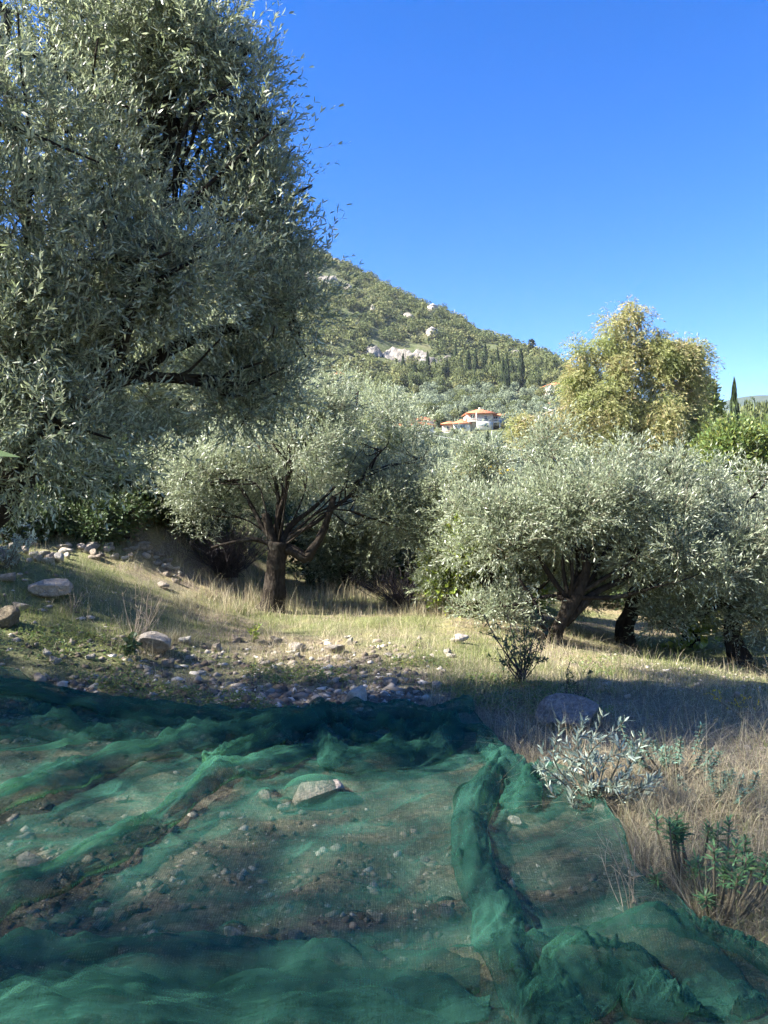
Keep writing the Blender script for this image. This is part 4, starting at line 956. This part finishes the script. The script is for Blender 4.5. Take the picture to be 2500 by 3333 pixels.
# ------------------------------------------------------------ grass and ground cover
def grass(name, label, mat, n, sampler, hmin, hmax, wd, seed, lean=.6, seg=3):
    q = np.random.RandomState(seed); xy = sampler(q, n); n = len(xy)
    dist = np.hypot(xy[:, 0], xy[:, 1])
    h = (hmin + (hmax - hmin) * q.uniform(size=n) ** 1.8) * np.clip(.8 + .35 * noise(xy, 1.5, seed + 9) + .45 * noise(xy, 5.0, seed + 12), .25, 2)
    a = q.uniform(0, 6.28, n); ln = np.abs(q.normal(size=n)) * lean
    ld = np.stack([np.cos(a), np.sin(a)], -1) + q.normal(size=(n, 2)) * .2
    b = q.uniform(0, 6.28, n); sd_ = np.stack([np.cos(b), np.sin(b), b * 0], -1)
    w = wd * (1 + dist * .10) * q.uniform(.6, 1.3, n)
    root = np.stack([xy[:, 0], xy[:, 1], terrain(xy[:, 0], xy[:, 1]) - .01], -1)
    Vs = []
    for k in range(seg + 1):
        t = k / seg
        hor = ln * h * t ** 1.7
        p = root + np.concatenate([ld * hor[:, None], (h * t * np.clip(1 - .25 * ln * t, .3, 1))[:, None]], 1)
        ww = w * (1 - t * .92)
        Vs += [p - sd_ * ww[:, None] * .5, p + sd_ * ww[:, None] * .5]
    V = np.stack(Vs, 1).reshape(-1, 3); m_ = 2 * (seg + 1)
    f = np.array([(2 * k, 2 * k + 1, 2 * k + 3, 2 * k + 2) for k in range(seg)])
    Fq = (f[None] + np.arange(n)[:, None, None] * m_).reshape(-1, 4)
    tag(link(name, mk_mesh(name, V, [Fq], M[mat])), label, None, None, 'stuff')
def out_net(xy): return ~in_net(xy[:, 0] - .03, xy[:, 1] - .03)
gsel = lambda thr, sgn: (lambda xy, px, py, q: out_net(xy) & ((sgn * (noise(xy, .55, 61, 2) - thr) + q.uniform(-.5, .5, len(px))) > 0))
grass('dry_grass', 'dry straw-coloured grass covering the right foreground', 'dry', 62000, samp_px(1380, 2750, 2150, 3450, gsel(-.9, 1)), .05, .32, .0022, 1, 1.5, 4)
grass('dry_grass_middle', 'dry grass around the trunks in the middle distance', 'dry', 52000, samp_px(-150, 2650, 1850, 2230, lambda xy, px, py, q: (noise(xy, .5, 66, 2) + q.uniform(-.5, .5, len(px)) > -.15) & (q.uniform(size=len(px)) < np.where((py > 2160) & (px < 1450), .12, np.where((px > 2050) & (py > 2090), .25, 1)))), .04, .26, .0026, 2, .9)
grass('dry_grass_strand', 'taller dry stalks standing behind the dark trunk', 'dry', 9000, samp_px(560, 1500, 1880, 2010), .12, .42, .003, 6, .5)
grass('green_grass', 'short green grass between the trees', 'green', 80000, samp_px(-150, 2650, 1850, 2260, lambda xy, px, py, q: (noise(xy, .5, 66, 2) + q.uniform(-.5, .5, len(px)) < .3) & (q.uniform(size=len(px)) < np.where((py > 2180) & (px < 1400), .25, 1))), .03, .15, .003, 3, .7)
grass('green_grass_near', 'green blades mixed into the dry grass at the right', 'green', 14000, samp_px(1400, 2750, 2200, 3450, gsel(.25, -1)), .04, .18, .0022, 4, .8)
grass('grass_under_net', 'thin grass and weeds pressed under the net', 'green', 30000, samp_px(-250, 2100, 2400, 3450, lambda xy, px, py, q: ~out_net(xy) & (noise(xy, 1.3, 88) + q.uniform(-.5, .5, len(px)) > -.1)), .01, .05, .002, 5, 1.2, 2)
grass('dry_grass_under_net', 'dead grass pressed under the net', 'dry', 16000, samp_px(700, 2300, 2500, 3450, lambda xy, px, py, q: ~out_net(xy)), .01, .06, .0018, 7, 1.3, 2)
# small weeds with broad leaves over the gravel
q = np.random.RandomState(31); xy = samp_px(-150, 2000, 2150, 2380, lambda xy, px, py, q: out_net(xy) & (noise(xy, 1.4, 90) > .1))(q, 5000)
P_, D_, N_ = [], [], []
for x_, y_ in xy:
    z_ = tz(x_, y_); 
    for k in range(7):
        a = q.uniform(0, 6.28); P_.append((x_ + q.normal() * .015, y_ + q.normal() * .015, z_ + .01 + q.uniform(0, .05))); D_.append((math.cos(a), math.sin(a), q.uniform(.1, .8))); N_.append((q.normal() * .4, q.normal() * .4, 1))
V_, Fq = leaf_quads(np.array(P_), nrm(np.array(D_)), nrm(np.array(N_)), q.uniform(.012, .032, len(P_)), q.uniform(.008, .02, len(P_)), True)
tag(link('ground_weeds', mk_mesh('ground_weeds', V_, [Fq], M['broad'])), 'low leafy weeds scattered over the gravel', None, None, 'stuff')

# ------------------------------------------------------------ the net
net = MB()
nx_, ny_ = 430, 400
s = np.linspace(0, 1, nx_)[None]; t = np.linspace(0, 1, ny_)[:, None]
Y0 = .9 + t * 4.9 + s * 0
X0 = -4.4 + s * (np.interp(Y0, NR_Y, NR_X) + 4.4)
Yf = np.interp(X0, NF_X, NF_Y); Y1 = .9 + t * (Yf - .9)
X1 = -4.4 + s * (np.interp(Y1, NR_Y, NR_X) + 4.4)
def gp(px, py):
    p = at(px, py); return p[:2]
FOLDS = [([(-250, 2770), (0, 2667), (188, 2584), (339, 2531), (527, 2479), (678, 2433), (904, 2396)], .10, .075),
         ([(-200, 3130), (0, 3014), (226, 2901), (452, 2773), (603, 2667), (716, 2592), (829, 2546), (1017, 2501), (1250, 2510)], .085, .10),
         ([(663, 2584), (753, 2516), (889, 2449), (1017, 2388), (1070, 2350)], .07, .09),
         ([(-200, 2530), (0, 2501), (301, 2456), (422, 2471), (527, 2418), (640, 2388)], .07, .05),
         ([(1055, 2418), (1070, 2486), (1130, 2509), (1250, 2516), (1400, 2490), (1450, 2430)], .06, .07),
         ([(1250, 2400), (1330, 2430), (1440, 2400), (1520, 2350)], .06, .08),
         ([(1627, 2522), (1551, 2643), (1529, 2740), (1536, 2853), (1574, 2951), (1619, 3057), (1634, 3155), (1702, 3333)], .085, .05),
         ([(1720, 2550), (1735, 2640), (1700, 2680)], .05, .06),
         ([(-200, 3230), (200, 3170), (500, 3165), (800, 3180), (1100, 3215), (1400, 3200), (1560, 3210)], .07, .05),
         ([(1650, 3230), (1800, 3150), (2000, 3130), (2200, 3180), (2400, 3230)], .08, .07)]
def dist_line(X, Y, poly):
    best = np.full(X.shape, 1e9)
    for a, b in zip(poly[:-1], poly[1:]):
        ab = b - a; tt = np.clip(((X - a[0]) * ab[0] + (Y - a[1]) * ab[1]) / (ab @ ab + 1e-9), 0, 1)
        best = np.minimum(best, np.hypot(X - a[0] - tt * ab[0], Y - a[1] - tt * ab[1]))
    return best
FP = [(curve(np.array([gp(*p) for p in pl]), 40), w, h) for pl, w, h in FOLDS]
def net_z(X, Y, extra=True):
    P = np.stack([X, Y], -1)
    z = terrain(X, Y) + .035 + .012 * noise(P, 3.0, 501, 2)
    wr = noise(np.stack([X * .35 + Y * .15 + .08 * noise(P, 1.5, 509), Y], -1), 9, 503, 2)
    z = z + .009 * np.abs(wr) + .006 * np.abs(noise(P, 7, 505, 2)) + .022 * np.clip(1 - np.abs(noise(np.stack([X * .6 + .1 * noise(P, 2, 521), Y + .25 * X], -1), 2.6, 523, 2)), 0, 1) ** 7 + .016 * np.clip(1 - np.abs(noise(np.stack([X * .8 - Y * .6, Y * .9], -1), 4.2, 525, 2)), 0, 1) ** 7 + .010 * (1 - np.abs(noise(np.stack([X * .5 - Y * .1, Y + .12 * noise(P, 1.2, 519)], -1), 4.5, 517)))
    for rx, ry, rw, rz0, rh in NETROCKS:
        dd_ = np.hypot(X - rx, Y - ry) / (rw * 1.04)
        z = np.maximum(z, rz0 + rh * np.sqrt(np.clip(1 - dd_ ** 2, 0, 1)) + .014 - 9 * (dd_ > 1))
        z = z + .3 * rh * np.exp(-(dd_ / 1.3) ** 2) * (dd_ > 1)
    for pl, w, h in FP:
        dl = dist_line(X, Y, pl); z = z + h * np.exp(-(dl / w) ** 2) * (.8 + .3 * noise(P, 2.5, 507))
    return z
Z1 = net_z(X1, Y1)
edge = np.exp(-((1 - s) * 40)) + np.exp(-((1 - t) * 45))
Z1 = Z1 + .02 * edge * (1 + noise(np.stack([X1, Y1], -1), 5, 511))
X1 = X1 + .03 * np.exp(-((1 - s) * 25)) * noise(np.stack([Y1, Y1 * .3], -1), 3.5, 513, 2); Y1 = Y1 + .05 * np.exp(-((1 - t) * 20)) * noise(np.stack([X1, X1 * .3], -1), 2.2, 515, 2)
V = np.stack([X1, Y1, Z1], -1).reshape(-1, 3)
i = np.arange(ny_ - 1)[:, None] * nx_; j = np.arange(nx_ - 1)[None]
net.add(V, [np.stack([i + j, i + j + 1, i + nx_ + j + 1, i + nx_ + j], -1).reshape(-1, 4)])
def roll(pl, w, h, lift=.02, seed=0, m_=44, npt=130):
    """a flattened roll of folded cloth lying along a line"""
    C = curve(np.array([gp(*p) for p in pl]), npt); n = len(C)
    T = nrm(np.gradient(C, axis=0)); Nn = np.stack([-T[:, 1], T[:, 0]], -1)
    tt = np.linspace(0, 1, n); wv = w * (1 + .25 * noise(np.stack([tt * 6, tt], -1), 1.0, seed)) * np.clip(np.minimum(tt, 1 - tt) * 9 + .25, 0, 1)
    th = np.linspace(0, 2 * math.pi, m_, endpoint=False)
    off = np.cos(th)[None] * wv[:, None]; sn = np.sin(th)[None]; cs = np.cos(th)[None]
    phs = 2.5 * noise(np.stack([tt * 7, tt * 2], -1), 1.0, seed + 21)[:, None]
    crest = (1 - np.abs(cs - .25 * np.sin(phs * .7))) ** .75 if False else np.clip(1 - np.abs(cs + .35 * np.sin(phs)), 0, 1) ** .8
    hh = np.where(sn > 0, h * crest * (.55 + .45 * np.abs(np.sin(cs * 8.5 + phs * 1.5))) + .006, -.012)
    X = C[:, :1] + Nn[:, :1] * off; Y = C[:, 1:] + Nn[:, 1:] * off
    Z = net_z(X, Y) + lift + hh + .018 * noise(np.stack([X, Y], -1), 5.5, seed + 3, 2) * (np.sin(th)[None] > -.1)
    Z = Z + .030 * np.abs(noise(np.stack([tt[:, None] * 5 + 0 * off, off * 9 / w * .1 + 2 * tt[:, None]], -1), 3.0, seed + 8, 2)) * (np.sin(th)[None] > -.1)
    X = X + .012 * noise(np.stack([Y, Z * 3], -1), 7, seed + 5)
    V = np.stack([X, Y, Z], -1).reshape(-1, 3)
    i = np.arange(n - 1)[:, None] * m_; j = np.arange(m_)[None]
    net.add(V, [np.stack([i + j, i + (j + 1) % m_, i + m_ + (j + 1) % m_, i + m_ + j], -1).reshape(-1, 4)])
roll([(-300, 2290), (0, 2268), (150, 2290), (300, 2318), (500, 2345), (700, 2362), (900, 2372), (1060, 2366)], .13, .07, .02, 1)
roll([(1040, 2362), (1150, 2345), (1290, 2352), (1400, 2360), (1540, 2345)], .11, .07, .02, 2)
roll([(-250, 2770), (0, 2667), (188, 2584), (339, 2531), (527, 2479), (678, 2433), (904, 2396), (1050, 2370)], .13, .03, .005, 3)
roll([(-200, 3130), (0, 3014), (226, 2901), (452, 2773), (603, 2667), (716, 2592), (829, 2546), (1017, 2501)], .09, .03, .005, 4)
roll([(663, 2584), (753, 2516), (889, 2449), (1017, 2388), (1070, 2350)], .08, .05, .0, 5)
roll([(1050, 2440), (1075, 2500), (1130, 2530), (1250, 2530), (1400, 2500), (1470, 2430), (1480, 2370)], .07, .05, 0, 6)
roll([(1560, 2430), (1650, 2520), (1700, 2620), (1700, 2690)], .09, .04, .0, 7)
roll([(1640, 2500), (1551, 2643), (1529, 2740), (1536, 2853), (1574, 2951), (1619, 3057), (1634, 3155), (1720, 3333), (1760, 3450)], .085, .035, .0, 8, npt=150)
roll([(-400, 3290), (0, 3240), (400, 3235), (800, 3250), (1200, 3275), (1560, 3270)], .13, .03, .01, 9)
roll([(-400, 3420), (0, 3360), (400, 3350), (800, 3360), (1200, 3360), (1600, 3380)], .12, .04, .02, 10)
roll([(1660, 3300), (1780, 3220), (1950, 3180), (2150, 3210), (2300, 3290), (2380, 3400)], .12, .07, .01, 11)
roll([(1720, 3420), (1850, 3330), (1970, 3240), (2120, 3320), (2200, 3420)], .10, .09, .03, 12)
for k, pl in enumerate([[(1080, 2380), (1180, 2440), (1300, 2450), (1420, 2420)], [(1100, 2350), (1200, 2400), (1330, 2390), (1440, 2400)], [(1250, 2350), (1300, 2430), (1290, 2500)], [(1440, 2370), (1400, 2450), (1330, 2520)],
        [(300, 2330), (480, 2380), (700, 2385), (900, 2410)], [(100, 2330), (300, 2400), (480, 2450)], [(1350, 2345), (1440, 2395), (1560, 2410), (1640, 2470)], [(1690, 2610), (1740, 2560), (1800, 2545)],
        [(600, 2385), (800, 2430), (1000, 2420)], [(-50, 2400), (200, 2440), (420, 2440)]]):
    roll(pl, .028 + .01 * (k % 3), .03 + .012 * (k % 2), .005, 30 + k, 16, 70)
hem = np.stack([X1[:, -1], Y1[:, -1], Z1[:, -1] + .004], -1); V, Fs = tube(hem[::3], .005, 5); net.add(V, Fs)
hem = np.stack([X1[-1], Y1[-1], Z1[-1] + .004], -1); V, Fs = tube(hem[::3], .005, 5); net.add(V, Fs)
roll([(2180, 3150), (2300, 3165), (2430, 3200), (2600, 3260)], .035, .03, .0, 13)
tag(link('harvest_net', net.mesh('harvest_net', M['net'], True)), 'wide green woven olive harvest net spread in folds over the stony ground', 'net')

# ------------------------------------------------------------ plants in the right foreground
rg = np.random.RandomState(41)
def sapling():
    b = at(1935, 2640); root = thing('olive_sapling', 'silvery olive sapling sprouting in front of the purplish boulder', 'sapling', b)
    mb = MB(); P_, D_, N_ = [], [], []
    tips = [(1790, 2470), (1840, 2420), (1880, 2500), (1930, 2440), (1990, 2390), (2040, 2460), (2080, 2520), (2120, 2540), (1820, 2540), (1950, 2560), (2010, 2560), (1900, 2350), (2060, 2400), (1830, 2360), (2110, 2590), (1760, 2520), (1960, 2330), (1860, 2580), (2040, 2580), (1990, 2480), (1920, 2480), (2150, 2560), (1810, 2440), (2030, 2350)]
    tips = tips + [(a_ + rg.uniform(-45, 45), b_ + rg.uniform(-35, 35)) for a_, b_ in tips[::3]]
    for k, (px, py) in enumerate(tips):
        d = b[1] + rg.uniform(-.22, .3); e = ray(px, py, d) - b
        mid = e * .5 + rg.normal(size=3) * .06 + [0, 0, .04]
        Q = curve([(0, 0, 0), mid, e], 14, .01, k)
        V, Fs = tube(Q, np.linspace(.006, .0015, len(Q)), 5); mb.add(V, Fs)
        T = nrm(np.gradient(Q, axis=0))
        for j in range(5, len(Q)):
            for sg in (-1, 1, -1, 1):
                pr = nrm(np.cross(T[j], rg.normal(size=3)))
                P_.append(Q[j]); dd_ = nrm(T[j] * .75 + sg * pr * .7 + [0, 0, .12]); D_.append(dd_); N_.append(nrm(np.array([0, -.5, .8]) + rg.normal(size=3) * .5))
    D_ = np.array(D_); N_ = np.array(N_); N_ = nrm(N_ - D_ * (N_ * D_).sum(-1, keepdims=True))
    V, Fq = leaf_quads(np.array(P_), D_, N_, rg.uniform(.035, .062, len(P_)), rg.uniform(.0065, .0105, len(P_)), True)
    link('stems', mb.mesh('stems', M['twig'], True), root); link('leaves', mk_mesh('leaves', V, [Fq], M['silver']), root)
sapling()
def spurge(label, px, py, heads, mat, hmin, hmax, spread, seed, LL=.035, W=.007, dense=26, t0=.45):
    rg = np.random.RandomState(seed); b = at(px, py); root = thing('spurge_plant', label, 'plant', b)
    mb = MB(); P_, D_, N_ = [], [], []
    for k in range(heads):
        a = rg.uniform(0, 6.28); r = spread * math.sqrt(rg.uniform()); h = rg.uniform(hmin, hmax)
        e = np.array([math.cos(a) * r, math.sin(a) * r, h]); Q = curve([e * [.25, .25, 0], e * [.8, .8, .55], e], 12, .008, k)
        V, Fs = tube(Q, np.linspace(.006, .004, len(Q)), 5); mb.add(V, Fs)
        for t_ in np.linspace(t0, 1, dense):
            q_ = Q[min(len(Q) - 1, int(t_ * (len(Q) - 1)))] + [0, 0, 0]
            for _ in range(3):
                aa = rg.uniform(0, 6.28); el = -.3 + 1.5 * max(0, t_ - .75) * 4 * rg.uniform(.4, 1)
                P_.append(q_ + rg.normal(size=3) * .002); D_.append((math.cos(aa), math.sin(aa), el)); N_.append((0, 0, 1))
    D_ = nrm(np.array(D_)); N_ = np.array(N_, float) + rg.normal(size=D_.shape) * .2; N_ = nrm(N_ - D_ * (N_ * D_).sum(-1, keepdims=True))
    V, Fq = leaf_quads(np.array(P_), D_, N_, LL * rg.uniform(.7, 1.2, len(P_)), np.full(len(P_), W), True)
    link('stems', mb.mesh('stems', M['twig'], True), root); link('leaves', mk_mesh('leaves', V, [Fq], M[mat]), root)
spurge('bright green spurge with star-shaped tops in the lower right', 2330, 3010, 20, 'euph', .14, .34, .27, 1, .045, .007, 13, .80)
spurge('small bright green spurge left of the star-topped one', 2235, 2900, 8, 'euph', .18, .32, .14, 2, .04, .007, 12, .80)
spurge('bluish green spurge right of the silvery sapling', 2190, 2530, 16, 'euph_blue', .12, .30, .30, 3, .03, .007, 34)
spurge('dull bluish spurge lowest beside the right edge of the grass', 2350, 2620, 10, 'euph_blue', .08, .18, .22, 4, .028, .006, 30)
def twig_shrub(name, label, px, py, n, h, spread, mat, leaf, seed, rad=.004, nleaf=10, LL=.03, W=.01, d=None, cat='shrub'):
    rg = np.random.RandomState(seed); b = at(px, py); root = thing(name, label, cat, b)
    mb = MB(); P_, D_ = [], []
    for k in range(n):
        a = rg.uniform(0, 6.28); r = spread * rg.uniform(.2, 1); e = np.array([math.cos(a) * r, math.sin(a) * r, h * rg.uniform(.5, 1)])
        Q = curve([rg.normal(size=3) * [.1, .1, 0] * spread, e * [.5, .5, .5] + rg.normal(size=3) * .05 * h, e], 10, .02 * h, k)
        V, Fs = tube(Q, np.linspace(rad, rad * .35, len(Q)), 4); mb.add(V, Fs)
        for s_ in range(3):
            q0 = Q[rg.randint(3, len(Q))]; e2 = q0 + nrm(rg.normal(size=3) + [0, 0, .6]) * h * rg.uniform(.12, .3)
            V, Fs = tube([q0, (q0 + e2) / 2 + rg.normal(size=3) * .01, e2], [rad * .5, rad * .4, rad * .25], 4); mb.add(V, Fs)
            if leaf:
                for _ in range(nleaf): P_.append(q0 + (e2 - q0) * rg.uniform()); D_.append(nrm(rg.normal(size=3)))
    link('stems', mb.mesh('stems', M[mat], True), root)
    if leaf:
        D_ = np.array(D_); N_ = rg.normal(size=D_.shape) + [0, 0, 1]; N_ = nrm(N_ - D_ * (N_ * D_).sum(-1, keepdims=True))
        V, Fq = leaf_quads(np.array(P_), D_, N_, LL * rg.uniform(.6, 1.3, len(P_)), W * rg.uniform(.6, 1.3, len(P_)), True)
        link('leaves', mk_mesh('leaves', V, [Fq], M[leaf]), root)
twig_shrub('wild_shrub', 'dark thin-leaved shrub standing before the grove', 1700, 2225, 22, .62, .34, 'deadwood', 'dark', 1, .006, 16, .035, .012)
twig_shrub('wild_shrub', 'small dark shrub right behind the silvery sapling', 1880, 2330, 9, .40, .18, 'deadwood', 'dark', 2, .004, 12, .028, .010)
twig_shrub('brush_pile', 'dark heap of cut twigs under the left side of the middle tree', 735, 1880, 210, .95, 1.15, 'deadwood', None, 3, .008, cat='brush pile')
twig_shrub('brush_pile', 'greyish heap of cut twigs left of the thin dark post', 1310, 1975, 130, .65, .95, 'deadwood', None, 4, .007, cat='brush pile')
twig_shrub('dry_weed', 'bleached branching weed stalks left of the slanted boulder', 430, 2110, 9, .62, .34, 'straw' if 'straw' in M else 'bark_pale', None, 5, .004, cat='plant')
twig_shrub('dry_weed', 'tall bleached weed stalks above the slanted boulder', 470, 2080, 9, .70, .45, 'bark_pale', None, 6, .004, cat='plant')
twig_shrub('dry_weed', 'yellowish weed stalks beside the weathered boulder', 235, 2000, 9, .35, .18, 'bark_pale', None, 7, .003, cat='plant')
twig_shrub('leafy_weed', 'green leafy weed growing on the slanted boulder', 415, 2150, 6, .26, .12, 'twig', 'dark', 8, .003, 8, .05, .035, cat='plant')
twig_shrub('leafy_weed', 'young green plant in the sun below the dark trunk', 825, 2090, 5, .24, .10, 'twig', 'light', 9, .003, 8, .04, .02, cat='plant')
twig_shrub('leafy_weed', 'tall yellow-flowered stalks at the right edge of the grass', 2410, 2330, 7, .30, .30, 'twig', 'yellow', 10, .003, 8, .012, .010, cat='plant')
twig_shrub('dry_weed', 'bare reddish stalks left of the lower right spurge', 2060, 3010, 7, .42, .14, 'bark_pale', None, 11, .0025, cat='plant')
twig_shrub('leafy_weed', 'grey-green sage bush at the left edge of the slope', 20, 1850, 26, .5, .5, 'twig', 'silver', 12, .004, 12, .05, .014, cat='plant')
b = at(1407, 1985)
V, Fs = tube(curve([(0, 0, -.1), (.01, 0, .25), (-.03, 0, .45), (.0, 0, .55)], 10), np.linspace(.022, .014, 10)[:10], 7, .2, 3)
tag(link('fence_post', MB().add(V, Fs).mesh('fence_post', M['bark'], True), None, tuple(b)), 'thin dark wooden post beside the light green bush', 'post')
# leaf of the photographer's tree at the left edge
lp = bpy.data.objects['olive_tree.001']
sp = np.array([-.235, .40, CAMZ + .030]); base = np.array(lp.location)
mb = MB(); Pq = curve([(-1.4, 1.0, 3.0), (-.9, .6, CAMZ + .35), (-.36, .43, CAMZ + .05), (-.222, .40, CAMZ + .03)], 16) - base
V, Fs = tube(Pq, np.linspace(.012, .0015, len(Pq)), 5); mb.add(V, Fs)
tw = link('twig', mb.mesh('twig', M['twig'], True), lp)
V, Fq = leaf_quads(np.array([sp - [.012, 0, 0] - base, sp - [.03, 0, .004] - base]), nrm(np.array([[1., .1, -.02], [.8, .3, -.4]])), nrm(np.array([[.1, -.5, .8], [.1, .2, .9]])), np.array([.056, .05]), np.array([.012, .012]), True)
link('leaves', mk_mesh('leaves', V, [Fq], M['dark']), lp)

# ------------------------------------------------------------ haze of the warm autumn air
m, nt = newmat('haze_air'); pv = nd(nt, 'ShaderNodeVolumePrincipled'); pv.inputs['Color'].default_value = (.75, .85, 1, 1); pv.inputs['Density'].default_value = .00008
o = nd(nt, 'ShaderNodeOutputMaterial'); L(nt, pv.outputs[0], o.inputs['Volume'])
tag(link('haze', MB().box(-2050, 2050, -2050, 2050, -60, 260).mesh('haze', m)), 'faint bluish haze in the air', None, None, 'stuff')
cy.volume_bounces = 0
